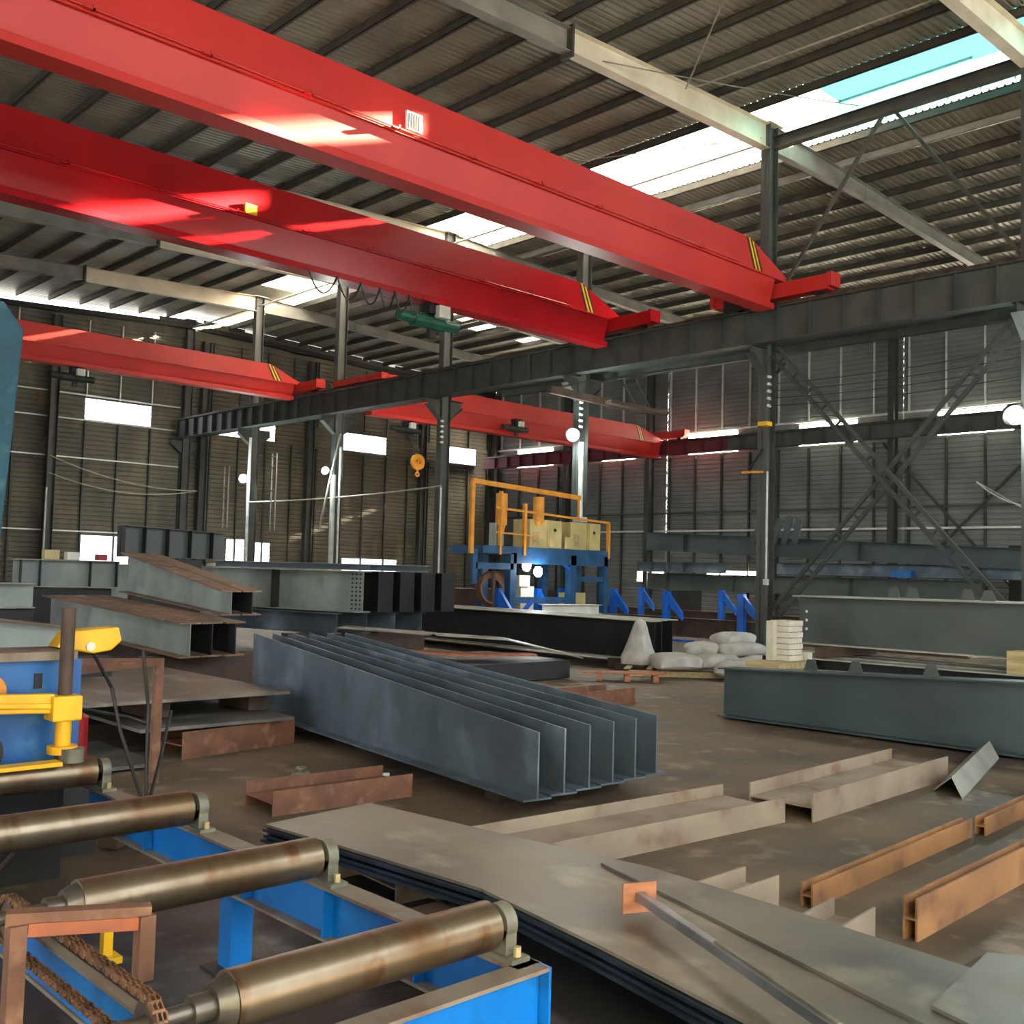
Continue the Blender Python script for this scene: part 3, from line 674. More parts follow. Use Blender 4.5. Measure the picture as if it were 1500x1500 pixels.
# rusty portal
t = thing('angle_portal', (1.15,2.95,0), 'rusty brown angle-iron portal standing over the left rail and chain', 'portal frame')
MB().bar((1.015,3.02,.725),(1.37,2.9,.705),.05,.035).build('top_bar', M_rust, t)
MB().bar((1.035,2.995,0),(1.035,2.995,.71),.045,.045).build('leg', M_rust, t); MB().bar((1.35,2.89,.52),(1.35,2.89,.70),.045,.045).build('leg', M_rust, t)
MB().bar((1.06,2.975,.695),(1.33,2.885,.68),.008,.035).build('red_face', M_rusto, t)
tag(MB().box(1.40,1.43,3.28,3.31,.46,.58).box(1.39,1.45,3.25,3.32,.44,.46).build('guard_handle', M_yel), 'bright yellow handle seen through the rusty portal', 'handle')
tag(MB().cyl((1.05,4.1,.25),(1.75,4.8,.55),.008,n=8).build('steel_rod', M_rustd), 'thin steel rod leaning below the second roller gap', 'rod')

# plate stack in the foreground
def plate(poly, z, th, m, name, label, group=None, par=None, me=None):
    mb = MB().prism([(x,y,z) for x,y in poly],(0,0,th)); 
    return tag(mb.build(name, [m]), label, 'steel plate', group)
out = [(2.99,5.02),(3.74,5.11),(3.9,3.87),(4.0,3.2),(3.97,2.4),(3.88,1.45),(3.85,.9),(2.78,.9),(2.86,1.8),(3.02,2.65),(3.14,3.45),(3.06,4.4)]
for k in range(5):
    j = .012*((k*7)%5-2)
    o = MB().prism([(x+j,y+j*.5,.222+k*.0175) for x,y in out],(0,0,.014)).build('steel_plate', [M_plate if k == 4 else M_pledge])
    tag(o, ('large brown-grey mill steel plate, topmost of the foreground stack' if k == 4 else 'thin blue-edged steel plate under the top plate of the foreground stack'), 'steel plate', None if k == 4 else 'lower plates of the foreground stack')
plate([(3.84,3.36),(3.66,2.74),(3.32,1.66),(3.1,.9),(3.8,.9),(3.86,1.43),(3.94,2.4),(3.97,3.1)], .306, .014, M_plate2, 'steel_plate', 'grey narrow plate lying on the right side of the foreground stack')
plate([(3.39,1.54),(4.03,1.62),(4.3,1.2),(4.2,.6),(3.1,.7)], .325, .014, M_plate2, 'steel_plate', 'bright grey plate offcut at the lower right corner of the stack')
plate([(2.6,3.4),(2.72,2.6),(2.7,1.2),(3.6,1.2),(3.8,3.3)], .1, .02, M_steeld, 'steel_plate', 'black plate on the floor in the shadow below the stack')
tag(MB().box(2.75,3.7,3.55,3.72,.03,.19).build('support_beam', M_rustd), 'dark rusty support beam under the left part of the stack', 'support beam')
tag(MB().box(2.6,4.4,1.7,1.85,.03,.09).box(2.62,4.4,1.74,1.8,.125,.19).build('support_beam', M_rustd), 'rusty support beam under the front of the stack', 'support beam')
tag(MB().box(2.55,2.95,2.05,2.13,.02,.14).box(2.75,2.84,1.95,2.05,.02,.2).build('steel_block', M_rust), 'rusty block beside the front right corner of the conveyor', 'steel block')
# square tube with end plate
t = thing('tube_post', (3.4,2.78,.31), 'bright square steel tube with a rusty end plate lying across the plates', 'steel tube')
MB().bar((3.4,2.76,.39),(2.86,1.57,.39),.038,.038).build('tube', M_tube, t, bevel=.004)
d,n = hv((3.4,2.76),(2.85,1.55)); c = Vec((3.4,2.76,.385))
MB().hexa([c-n*.075+Vec((0,0,-.06)),c+n*.075+Vec((0,0,-.06)),c+n*.075-d*.01+Vec((0,0,-.06)),c-n*.075-d*.01+Vec((0,0,-.06)),c-n*.075+Vec((0,0,.06)),c+n*.075+Vec((0,0,.06)),c+n*.075-d*.01+Vec((0,0,.06)),c-n*.075-d*.01+Vec((0,0,.06))]).build('end_plate', M_wood, t)
MB().bar((3.15,2.21,.413),(2.86,1.57,.413),.015,.008).build('weld_strip', M_bear, t)

# sleepers (H-beams on their side) on the floor
def sleeper(a, b, h, w, m, label, name='floor_beam'):
    t = thing(name, (a[0],a[1],0), label, 'H-beam')
    d,n = hv(a,b); A = Vec((a[0],a[1],0)); B = Vec((b[0],b[1],0))
    MB().bar(A+Vec((0,0,h/2)),B+Vec((0,0,h/2)),.012,h).build('front_flange', m, t)
    MB().bar(A+n*w+Vec((0,0,h/2)),B+n*w+Vec((0,0,h/2)),.012,h).build('back_flange', m, t)
    MB().bar(A+n*w/2+Vec((0,0,h/2)),B+n*w/2+Vec((0,0,h/2)),w-.012,.01).build('web', m, t)
    return t
sleeper((3.3,4.25),(6.53,4.02),.17,.55,M_sleeper,'beige H-beam lying on the floor, its left end under the plate stack')
sleeper((6.68,3.89),(9.1,4.0),.2,.5,M_sleeper,'greyish H-beam lying in line beyond the beige one')
sleeper((4.95,2.88),(7.2,3.0),.12,.06,M_sleepero,'rust-orange beam on the floor at the right, its rounded end towards the plates')
sleeper((7.3,2.95),(9.5,3.1),.12,.06,M_sleepero,'rust-orange beam at the right edge, in line with the longer one')
sleeper((4.9,2.3),(9.0,2.45),.2,.06,M_sleepero,'ochre rusty beam at the right edge, nearest on the floor')
sleeper((3.6,2.98),(4.82,3.0),.17,.2,M_sleeper,'beige beam stub sticking out under the plate stack, upper one')
sleeper((3.6,2.3),(4.72,2.42),.17,.2,M_sleeper,'beige beam stub sticking out under the plate stack, nearer one')
t = thing('angle_iron', (8.41,3.71,0), 'greenish angle iron leaning from the floor to the lower right girder', 'angle iron')
MB().hexa([(8.35,3.55,.0),(8.36,3.55,.012),(10.6,4.15,.012),(10.6,4.15,0),(8.45,3.68,.14),(8.46,3.68,.15),(10.7,4.28,.15),(10.7,4.28,.14)]).build('front_leg', M_edge, t)
MB().hexa([(8.5,3.85,.0),(8.51,3.85,.012),(10.7,4.45,.012),(10.7,4.45,0),(8.45,3.68,.14),(8.46,3.68,.15),(10.7,4.28,.15),(10.7,4.28,.14)]).build('back_leg', M_edge, t)
# rusty channel at centre-left
sleeper((3.8,6.28),(4.95,6.22),.17,.4,M_rust,'rust-brown channel on the floor in front of the tee stack')
for (x,y,r,l) in ((4.6,7.2,.07,'small grey valve lying on the floor by the rusty channel'),):
    t = thing('valve', (x,y,0), l, 'valve'); MB().cyl((x-.07,y,.04),(x+.07,y,.04),.032,n=14).build('body', M_bear, t); MB().cyl((x,y,.04),(x,y,.09),.016,n=10).ring((x,y,.1),(0,0,1),.03,.045,.012,n=18).build('handwheel', M_bear, t)
tag(MB().cyl((5.0,7.0,.02),(5.25,6.9,.02),.018,n=8).build('pipe_piece', M_pipe), 'short white pipe piece on the floor near the tee stack', 'pipe')

# ---------------------------------------------------------------- stack of tapered tees
words = ['front','second','third','fourth','fifth','rear']
for k in range(6):
    na = (5.18+.285*k, 5.12+.02*k); fb = (5.95+.2*k, 10.35-.06*k)
    girder('tapered_tee_beam', 'tapered dark steel tee beam with bottom flange, %s of the six standing side by side' % words[k], 'tee beam',
           na, fb, .13, .48, .83, .24, M_steel, M_steel, tf=.014, tw=.014, top=False)
tag(MB().box(5.6,7.4,9.3,9.45,0,.13).build('support_beam', M_rustd), 'dark packer under the far ends of the tee beams', 'support beam')
tag(MB().box(5.35,6.7,5.7,5.85,0,.13).build('support_beam', M_rustd), 'dark packer under the near ends of the tee beams', 'support beam')

# ---------------------------------------------------------------- right hand girders
g = girder('long_girder', 'long blue-green primed girder at the right, lower and nearest of the pair', 'girder', (10.72,7.45),(10.9,1.0),.03,.58,.86,.3,M_pgreen2,M_pgreen2, tf=.018)
for i,(a,l) in enumerate((((11.1,7.5),'grey girder directly behind the nearest right girder'),((11.48,7.6),'grey girder third from the front at the right'))):
    girder('long_girder', l, 'girder', a, (a[0]+.18,1.0), .03, .54,.76,.3,M_pgreen,M_edge if i else M_pgreen, tf=.018)
for i,(x,y,l) in enumerate(((12.4,8.0,'fourth'),(12.9,8.1,'fifth'),(13.4,8.2,'rearmost'))):
    girder('long_girder','dark lower girder under the green one at the right, %s from the front' % l,'girder',(x,y),(x+.18,1.0),.0,.68,.70,.3,M_steeld,M_edge, tf=.018)
gu = girder('long_girder', 'green-grey primed girder stacked on top at the right, bright upper flange', 'girder', (13.0,7.8),(13.1,1.0),.82,.66,.70,.4,M_pgreen,M_edge, tf=.02)
girder('long_girder', 'second stacked girder behind the green-grey one at the right', 'girder', (13.55,7.7),(13.65,1.0),.82,.66,.70,.3,M_pgreen,M_edge, tf=.02)
def cleat(x,y,z,h,root,nm='cleat'):
    MB().prism([(x,y-.09,z),(x,y+.09,z),(x,y+.045,z+h),(x,y-.045,z+h)],(.012,0,0)).prism([(x,y-.006,z),(x+.12,y-.006,z),(x+.05,y-.006,z+h)],(0,.012,0)).build(nm, M_pgreen, root)
for y in (6.4,6.15,5.45,5.2,4.6,4.05,3.6): cleat(12.95,y,1.5,.13,gu)
for y in (6.3,4.9,5.75): cleat(10.75,y,.61+.045*(7.45-y),.13,g)
for k in range(3): MB().cyl((12.985,7.68,1.02+.12*k),(12.99,7.68,1.02+.12*k),.02,n=10).build('bolt_hole', M_white, gu)
MB().box(12.97,13.03,7.3,7.8,.84,1.46).build('bare_end_zone', M_rustd, gu) if False else None
tag(MB().box(12.35,12.75,4.3,4.75,.68,.95).build('timber_block', M_woodp), 'wooden block between the girder layers at the right edge', 'timber')
t = thing('girder_packer', (13,7.2,.68), 'thin packer between the lower and upper right girders', 'packer'); MB().box(12.3,13.7,7.0,7.15,.702,.82).build('bar', M_rustd, t); MB().box(12.3,13.7,2.6,2.75,.7,.82).build('bar', M_rustd, t)
# white block stack
t = thing('block_stack', (12.0,7.35,.65), 'cream coloured stack of blocks standing left of the stacked right girder', 'block stack')
for k in range(7): MB().box(11.8,12.12,7.22+.01*(k%2),7.5,.655+k*.074,.722+k*.074).build('block', M_foam, t)
MB().box(12.14,12.24,7.15,7.35,.655,.76).build('block', M_foam, t)
MB().box(11.7,11.79,7.4,7.5,.655,1.16).build('block', M_foam, t)
tag(MB().box(11.36,12.24,7.1,7.58,.57,.65).build('pale_board', M_woodp), 'pale wooden board on the girders below the cream blocks', 'board')

# bags and pallets in the middle
def blob(cx,cy,cz,sx,sy,sz,rot,seed,name,label,group=None):
    rnd = random.Random(seed); mb = MB(); nu, nv = 20, 10; ph = [rnd.uniform(0,6) for _ in range(4)]
    for a in range(nv+1):
        for b in range(nu):
            th = math.pi*a/nv; p = 2*math.pi*b/nu
            def sg(v,e=.55): return math.copysign(abs(v)**e, v)
            x = sg(math.cos(p))*sg(math.sin(th),.6); y = sg(math.sin(p))*sg(math.sin(th),.6); z = sg(math.cos(th),.9)
            k = 1+.06*math.sin(3*p+ph[0])+.05*math.sin(5*p+2*th+ph[1])+.04*math.cos(4*th+ph[2])
            z -= .25*x*x
            X = x*sx*k; Y = y*sy*k; Z = z*sz*k
            c,s = math.cos(rot),math.sin(rot)
            mb.v.append((cx+X*c-Y*s, cy+X*s+Y*c, cz+Z))
    for a in range(nv):
        for b in range(nu): mb.f.append((a*nu+b,a*nu+(b+1)%nu,(a+1)*nu+(b+1)%nu,(a+1)*nu+b)); mb.m.append(0)
    o = mb.build(name, M_bag, smooth=True); return tag(o, label, 'sack', group)
bags = [((14.1,11.3,.27),'far left bag of the bottom layer in the white sack heap'),((14.55,10.75,.27),'middle bag of the bottom layer in the white sack heap'),((15.0,10.2,.27),'right bag of the bottom layer in the white sack heap'),
        ((14.75,11.2,.45),'left bag of the upper layer in the white sack heap'),((15.1,10.7,.47),'right bag of the upper layer in the white sack heap'),((13.95,11.15,.25),'greyer sack hanging over the left pallet edge'),((15.25,10.95,.62),'topmost sack of the white heap'),((14.45,10.35,.2),'sack sagging at the front of the white heap'),((15.5,10.0,.22),'sack at the far right end of the white heap')]
for k,((x,y,z),l) in enumerate(bags): blob(x+.3,y-.3,z,.44,.29,.13,R(-50+25*(k%4)),k,'sack',l,None)
t = thing('pallet', (14.6,10.7,0), 'brown pallet under the white sacks', 'pallet')
for k in range(5): MB().bar((13.7+.28*k,11.5-.26*k,.115),(14.3+.28*k,11.9-.26*k,.115),.1,.02).build('deck_board', M_woodp, t)
for k in range(3): MB().bar((13.65+.28*k,11.4-.0*k-.2*k,.05),(15.0+.2*k,10.0-.1*k+.2,.05),.08,.1).build('runner', M_woodp, t)
# upright white sack
mb = MB(); prof = [(0,.30),(.12,.31),(.3,.24),(.5,.17),(.66,.12),(.74,.09),(.78,.03)]; n = 20; cx,cy = 14.45,11.85
for (h,r) in prof:
    for k in range(n):
        a = 2*math.pi*k/n; rr = r*(1+.09*math.sin(3*a+h*5)+.06*math.sin(5*a)); mb.v.append((cx+rr*math.cos(a),cy+rr*math.sin(a),.14+h))
for i in range(len(prof)-1):
    for k in range(n): mb.f.append((i*n+k,i*n+(k+1)%n,(i+1)*n+(k+1)%n,(i+1)*n+k)); mb.m.append(0)
mb.f.append(tuple(range((len(prof)-1)*n,len(prof)*n))); mb.m.append(0); mb.f.append(tuple(range(n))[::-1]); mb.m.append(0)
tag(mb.build('upright_sack', M_bag, smooth=True), 'tall white sack standing upright, narrow at the top, left of the sack heap', 'sack')
tag(MB().box(14.15,14.75,11.6,12.15,0,.14).build('crate_base', M_rustd), 'dark base under the upright white sack', 'crate')
t = thing('wood_pallet', (12.9,10.9,0), 'orange-brown broken pallet on the floor in front of the upright sack', 'pallet')
for k in range(4): MB().bar((12.45+.12*k,11.35+.1*k-.12*k,.13),(13.3+.12*k,10.4+.1*k-.02*k,.13),.09,.02).build('deck_board', M_wood, t)
for k in range(3): MB().bar((12.5+.3*k,11.05-.33*k,.06),(12.95+.3*k,11.45-.33*k,.06),.09,.1).build('runner', M_wood, t)

# black girders in the middle
for i,(x,y0,l) in enumerate(((14.95,11.9,'front'),(15.4,12.1,'middle'),(15.85,12.2,'rear'))):
    girder('black_girder', 'long black girder with pale top flange in the middle of the hall, %s of three' % l, 'girder', (x,y0),(x+.3,24),.16,.72,.72,.32,M_steeld,M_edge, tf=.018, stiff=(.25,))
tag(MB().box(14.7,16.2,12.6,12.8,0,.16).build('timber_packer', M_rustd), 'dark packer under the near ends of the black girders', 'packer')
tag(MB().box(14.9,16.5,21.5,21.7,0,.16).build('timber_packer', M_rustd), 'dark packer under the far ends of the black girders', 'packer')
# loose twisted scrap plates in front of black girders
def ribbon(pts, w, th, m, name, label):
    mb = MB()
    for (a,b) in zip(pts, pts[1:]): mb.bar(a,b,w,th)
    return tag(mb.build(name, m), label, 'scrap plate')
ribbon([(9.6,14.0,.75),(10.6,12.9,.68),(11.6,12.3,.62),(12.6,11.6,.35)], .7,.015, M_plate2,'bent_plate','long grey bent plate lying behind the tee stack')
ribbon([(9.8,12.9,.45),(10.8,12.2,.4),(11.6,11.6,.42)], .5,.02, M_rusto,'bent_plate','rusty orange-brown bent plate below the long grey one')
tag(MB().box(9.6,12.4,11.6,13.6,.02,.3).build('scrap_bundle', M_steeld), 'dark bundle of flat steel under the bent plates', 'steel bundle')
sleeper((9.2,8.95),(10.9,9.0),.2,.5,M_rust,'brown H-beam on the floor right behind the tee stack')

# ---------------------------------------------------------------- left background stacks
d2 = Vec((.143,.99,0)); d1 = Vec((.266,.964,0)); d5 = Vec((-.25,.97,0))
girder('box_girder', 'pale grey tapered girder with rusty top flange, lower one of the left stack', 'girder', (6.02,12.0), (5.5,15.2), .54,.43,.42,.3,M_pale,M_rustf,tf=.02, zb1=.78)
for i,w in enumerate(('second','third')):
    girder('box_girder', 'dark girder beside the pale lower one of the left stack, %s from the front' % w, 'girder', (6.34+.32*i,12.05), (5.82+.32*i,15.2), .54,.43,.42,.3,M_steeld,M_rustf,tf=.02, zb1=.78)
girder('box_girder', 'pale tapered girder with brown top flange, upper one of the left stack', 'girder', (7.1,13.0), (6.95,16.0), 1.0,.34,.62,.3,M_pale,M_rustf,tf=.02, zb1=1.22)
girder('box_girder', 'dark twin of the upper pale girder in the left stack', 'girder', (7.42,13.0), (7.27,16.0), 1.0,.34,.62,.3,M_steeld,M_rustf,tf=.02, zb1=1.22)
for (x,y,z,l) in ((5.9,12.6,.3,'near'),(5.6,14.8,.3,'far')):
    tag(MB().box(x-.3,x+1.6,y-.1,y+.1,0,.54).build('support_beam', M_rustd), 'dark packer under the %s part of the left girder stack' % l, 'support beam')
nth = ['front','second','third','fourth','rear']
for k in range(5):
    a = (10.72+.5*k, 15.0+.02*k); b = (a[0]+d5.x*7, a[1]+d5.y*7)
    g_ = girder('plate_girder', 'tall plate girder with bolted end in the centre-left stack, %s of five' % nth[k], 'girder', a, b, .92,.72,.72,.44,M_pale if k == 0 else M_steeld,M_edge if k == 0 else M_steeld,tf=.016, stiff=(2.0,5.5) if k == 0 else (0,), ms=M_steeld)
    if k == 0: g_['_k'] = 1; front_pg = g_
for r_ in range(9):
    for c_ in range(3):
        q = Vec((10.72,15.0,0))+d5*(.06+.09*c_)+Vec((-.97,-.25,0))*.012
        MB().cyl((q.x,q.y,.98+.075*r_),(q.x-.01,q.y-.003,.98+.075*r_),.017,n=8).build('bolt_hole', M_black, front_pg)
for k,(z,h,l) in enumerate(((.52,.36,'upper'),)):
    for j in range(4):
        girder('small_beam', 'small dark beam under the five plate girders, %s from the left' % ('first','second','third','fourth')[j], 'girder', (10.3+.62*j,15.15), (10.3+.62*j-1.8,22), .55,.35,.35,.25,M_steel,M_steel,tf=.014)
tag(MB().box(9.6,12.6,15.6,15.8,0,.54).build('support_beam', M_rustd), 'long packer carrying the centre-left girder stack', 'support beam')
girder('small_beam', 'thin grey beam lying on top of the centre-left stack', 'girder', (12.6,15.6),(10.9,19.5),1.65,.12,.12,.2,M_steel,M_edge,tf=.012)
girder('small_beam', 'second thin grey beam on top of the centre-left stack', 'girder', (11.5,15.9),(10.0,19.0),1.65,.12,.12,.2,M_steel,M_edge,tf=.012)
# slotted dark girder, upright panel girder, others behind
girder('slotted_girder', 'dark girder standing high with slanting black stiffeners behind the left stack', 'girder', (9.7,18.15),(7.65,18.0),1.78,.5,.56,.3,M_pgreen,M_pgreen,tf=.012, stiff=(.3,.75,1.2,1.65,2.05), ms=M_black)
tag(MB().box(7.9,9.2,18.0,18.2,0,1.76).build('trestle', M_steeld), 'dark trestle below the slotted girder', 'trestle')
girder('panel_girder', 'pale girder with dark stiffener gaps at the far left, small parts on top', 'girder', (7.6,17.9),(5.9,18.1),1.24,.46,.46,.3,M_pale,M_edge,tf=.014, stiff=(.06,.5,1.3,1.6), ms=M_black)
tag(MB().box(6.0,7.5,17.95,18.1,0,1.22).build('trestle', M_steeld), 'dark trestle below the pale panel girder', 'trestle')
for x,s,m,l in ((6.45,.12,M_beige,'small beige box on the far left girder'),(6.8,.1,M_white,'small white box on the far left girder'),(7.3,.08,M_redt,'small red part on the far left girder')):
    tag(MB().box(x-s,x+s,17.9,18.05,1.705,1.705+s*1.3).build('small_box', m), l, 'box')
girder('short_girder', 'short pale girder at the far left behind the blue mast', 'girder', (5.0,14.5),(3.8,14.6),1.05,.33,.33,.3,M_pale,M_edge,tf=.014)
girder('short_girder', 'grey tapered girder low at the far left beside the rusty pipe', 'girder', (4.15,11.0),(3.2,11.1),.72,.3,.42,.3,M_pale,M_rustf,tf=.014)
tag(MB().box(3.3,4.6,10.9,11.1,0,.7).build('trestle', M_steeld), 'dark trestle under the grey tapered girder', 'trestle')
tag(MB().box(3.9,5.0,14.45,14.6,0,1.03).build('trestle', M_steeld), 'dark trestle under the short pale girder', 'trestle')
# flat plates at left centre
for k,(z,x0,x1,y0,y1,m,l) in enumerate(((.46,3.2,5.5,8.85,12.1,M_plate,'large flat steel plate, topmost of the left plate stack'),(.25,3.9,5.4,8.6,11.8,M_plate2,'flat steel plate in the middle of the left stack'),(.02,3.3,3.95,8.3,9.6,M_plate2,'flat steel plate on the floor at the left stack'))):
    tag(MB().box(x0,x1,y0,y1,z,z+.03).build('flat_plate', m), l, 'steel plate')
for (x,y,l) in ((4.3,9.4,'left near'),(5.3,9.4,'right near'),(4.3,11.6,'left far'),(5.3,11.6,'right far')):
    tag(MB().box(x-.1,x+.1,y-.3,y+.3,.29,.45).build('packer_block', M_rustd), 'dark packer block between the left plates, %s' % l, 'packer')
sleeper((4.26,8.55),(5.5,8.75),.235,.4,M_rust,'brown H-beam under the left plate stack')

# ---------------------------------------------------------------- left foreground machine
t = thing('machine_mast', (1.4,6.3,0), 'tall dull blue machine mast cut by the left edge of the picture', 'machine mast')
MB().prism([(1.0,6.0,1.3),(1.86,6.0,1.3),(1.95,6.0,2.96),(1.84,6.0,3.1),(1.0,6.0,3.12)],(0,.7,0)).build('mast_body', M_mast, t, bevel=.01)
MB().prism([(1.0,6.05,0),(1.83,6.05,0),(1.86,6.05,1.3),(1.0,6.05,1.3)],(0,.6,0)).build('mast_foot', M_mast, t)
MB().box(1.7,1.84,5.98,6.0,1.75,2.05).build('worn_patch', M_white, t) if False else None
t = thing('control_cabinet', (1.7,5.85,0), 'blue machine cabinet with rusty top edge behind the farthest roller', 'cabinet')
MB().box(1.15,2.2,5.76,5.98,0,.5).build('plinth', M_black, t)
MB().box(1.1,2.25,5.72,6.0,.5,1.17).build('body', M_blue2, t, bevel=.008)
MB().box(1.1,2.2,5.66,6.03,1.17,1.215).build('top_ledge', M_wornt, t)
MB().box(2.0,2.04,5.71,5.72,1.02,1.1).build('latch', M_black, t)
MB().ring((1.76,5.69,1.02),(0,1,0),.05,.09,.05).build('hand_wheel', M_org, t)
MB().cyl((1.72,5.6,.72),(1.72,5.72,.72),.11,n=24).build('motor', M_black, t, smooth=True)
t = thing('clamp_arm', (2.08,5.55,.6), 'yellow swing clamp arm on a post, above the third roller', 'clamp arm')
MB().bar((1.2,5.55,1.0),(2.04,5.55,.96),.06,.09,h1=.1).bar((1.2,5.51,1.0),(2.02,5.51,.95),.02,.03).build('arm', M_yel, t, bevel=.008)
MB().box(2.02,2.17,5.48,5.62,.87,1.0).build('arm_head', M_yel, t, bevel=.01)
MB().cyl((2.1,5.55,.74),(2.1,5.55,.88),.04,n=20).build('sleeve', M_yel, t, smooth=True)
MB().cyl((2.1,5.55,.7),(2.1,5.55,.74),.075,n=24).box(1.75,2.05,5.4,5.5,.66,.68).build('base_flange', M_yel, t)
MB().cyl((2.13,5.5,.66),(2.13,5.5,.73),.062,n=24).build('collar', M_bear, t, smooth=True)
MB().cyl((2.1,5.55,1.0),(2.1,5.55,1.45),.035,n=24).build('post', M_rustd, t, smooth=True)
MB().cyl((2.1,5.55,.56),(2.1,5.55,.7),.035,n=16).build('lower_post', M_rustd, t)
t = thing('yellow_hood', (2.3,5.85,1.2), 'yellow curved hood on top of the blue cabinet', 'hood')
MB().prism([(2.14,5.8,1.225),(2.2,5.8,1.31),(2.48,5.8,1.33),(2.5,5.8,1.25),(2.44,5.8,1.2),(2.34,5.8,1.185)],(0,.15,0)).build('shell', M_yel, t, bevel=.01)
MB().cyl((2.32,5.79,1.225),(2.32,5.8,1.225),.025,n=12).build('bolt', M_white, t)
tag(MB().cyl((2.42,6.25,.45),(2.42,6.25,.78),.085,n=28).cyl((2.42,6.25,.78),(2.42,6.25,.81),.085,.04,n=28).build('red_cylinder', [M_redt], smooth=True), 'dark red cylinder standing right of the blue cabinet', 'gas cylinder')
tag(MB().box(2.3,2.54,6.13,6.37,0,.45).build('dark_stand', M_black), 'dark block carrying the red cylinder', 'stand')
tag(MB().box(1.45,1.75,5.8,5.95,1.22,1.25).build('glove', M_mast), 'pale blue rag lying on the cabinet ledge', 'rag')
for k,(p,l) in enumerate((([(2.45,6.1,1.18),(2.6,6.15,.95),(2.64,6.1,.7),(2.75,6.0,.3),(2.7,5.9,.02)],'left dark hose hanging from the bench frame'),([(2.85,6.3,1.15),(2.9,6.3,.8),(2.86,6.2,.4),(2.8,6.0,.02)],'middle dark hose hanging from the bench frame'),([(3.1,6.4,.75),(3.0,6.3,.5),(2.85,6.1,.3),(2.8,5.9,.05)],'right dark hose curling towards the floor'),([(2.35,6.3,.85),(2.9,6.6,.7),(3.3,7.2,.55)],'hose stretched level across the bench frame'))):
    wire(p, l, M_cable, .011)['category'] = 'hose'
t = thing('bench_frame', (3.2,7.6,0), 'rusty angle-iron bench frame right of the blue cabinet', 'bench frame')
MB().box(3.62,3.68,7.75,7.81,0,.95).build('leg', M_rust, t); MB().box(2.3,2.36,7.75,7.81,0,1.0).build('leg', M_rust, t); MB().box(2.3,2.36,6.6,6.66,0,1.0).build('leg', M_rust, t)
MB().bar((2.3,6.7,.98),(3.68,7.8,.93),.05,.05).bar((2.3,7.78,.98),(3.68,7.78,.93),.05,.05).build('top_rail', M_rust, t)
MB().bar((2.33,6.63,.98),(2.33,7.78,.98),.05,.05).build('side_rail', M_rust, t)
tag(MB().bar((2.6,6.1,.05),(3.2,6.5,.05),.12,.06).build('scrap_bar', M_rustd), 'dark flat bar on the floor by the farthest roller bearing', 'steel bar')

# ---------------------------------------------------------------- welding gantry
t = thing('welding_gantry', (18.3,18.6,0), 'blue welding gantry with orange railing straddling the black girders', 'gantry')
GY0, GY1 = 18.0, 19.2
for (x,w) in ((17.2,.2),(19.3,.2),(20.55,.16)):
    for y in (GY0+.1,GY1-.1):
        if y > 18.5 and x > 20.9: continue
        MB().box(x-w/2,x+w/2,y-.1,y+.1,0,2.15).build('leg', M_gblue, t)
for y in (GY0+.1,GY1-.1): MB().box(15.85,16.1,y-.1,y+.1,.9 if False else 0,2.15).build('leg', M_gblue, t) if False else None
MB().box(16.2,20.7,GY0,GY1,2.12,2.3).build('deck', M_gblue, t)
MB().box(17.2,20.6,GY0,GY0+.15,1.9,2.12).box(17.3,19.2,GY0+.04,GY0+.1,.95,1.1).box(19.3,20.5,GY0+.04,GY0+.1,1.5,1.62).build('cross_beam', M_gblue, t)
MB().box(15.9,16.05,GY0,GY0+.1,1.4,2.2).box(16.0,17.2,GY0,GY0+.1,1.75,1.9).build('side_frame', M_gblue, t)
MB().bar((17.3,GY0+.05,.5),(17.9,GY0+.05,1.0),.05,.1).bar((19.2,GY0+.05,1.8),(18.6,GY0+.05,2.15),.05,.08).build('diagonal', M_vblue, t)
# railings
for (x,z1,r) in ((15.85,3.75,.05),(17.55,3.35,.04),(20.62,3.02,.035),(16.75,3.6,.03)):
    MB().box(x-r,x+r,GY0-.02,GY0+.06,2.1,z1).build('railing_post', M_org, t)
MB().bar((15.82,GY0+.02,3.78),(19.5,GY0+.02,3.62),.09,.11).build('railing_top', M_org, t)
MB().bar((16.6,GY0+.02,3.2),(20.64,GY0+.02,3.04),.05,.05).bar((16.6,GY0+.02,2.62),(18.0,GY0+.02,2.58),.03,.03).bar((19.45,GY0+.02,3.62),(19.45,GY0+.02,3.1),.04,.04).build('railing_mid', M_org, t)
for x in (16.85,18.1): MB().cyl((x,GY0+.1,2.95 if x > 17 else 2.8),(x,GY0+.1,3.55),.14,n=20).cyl((x,GY0+.1,2.6 if x < 17 else 2.85),(x,GY0+.1,2.95),.06,.14,n=20).build('flux_hopper', M_org, t, smooth=True)
def gcab(x, l):
    c = thing('control_cabinet', (x,GY0+.3,2.3), l, 'cabinet')
    MB().box(x-.42,x+.18,GY0+.12,GY0+.7,2.3,3.0).build('body', M_beige, c)
    MB().box(x+.2,x+.6,GY0+.02,GY0+.08,2.31,2.99).box(x+.18,x+.2,GY0+.08,GY0+.7,2.3,3.0).build('door', M_beige, c)
    MB().box(x+.32,x+.39,GY0,GY0+.02,2.72,2.79).build('knob', M_black, c)
    MB().box(x-.3,x-.1,GY0+.11,GY0+.12,2.4,2.7).build('panel', M_woodp, c)
gcab(18.25, 'left beige cabinet with open door on the gantry deck'); gcab(19.7, 'right beige cabinet with open door on the gantry deck')
tag(MB().box(18.95,19.2,17.95,18.0,2.31,2.6).build('notice_board', M_beige), 'tilted beige board between the two gantry cabinets', 'board')
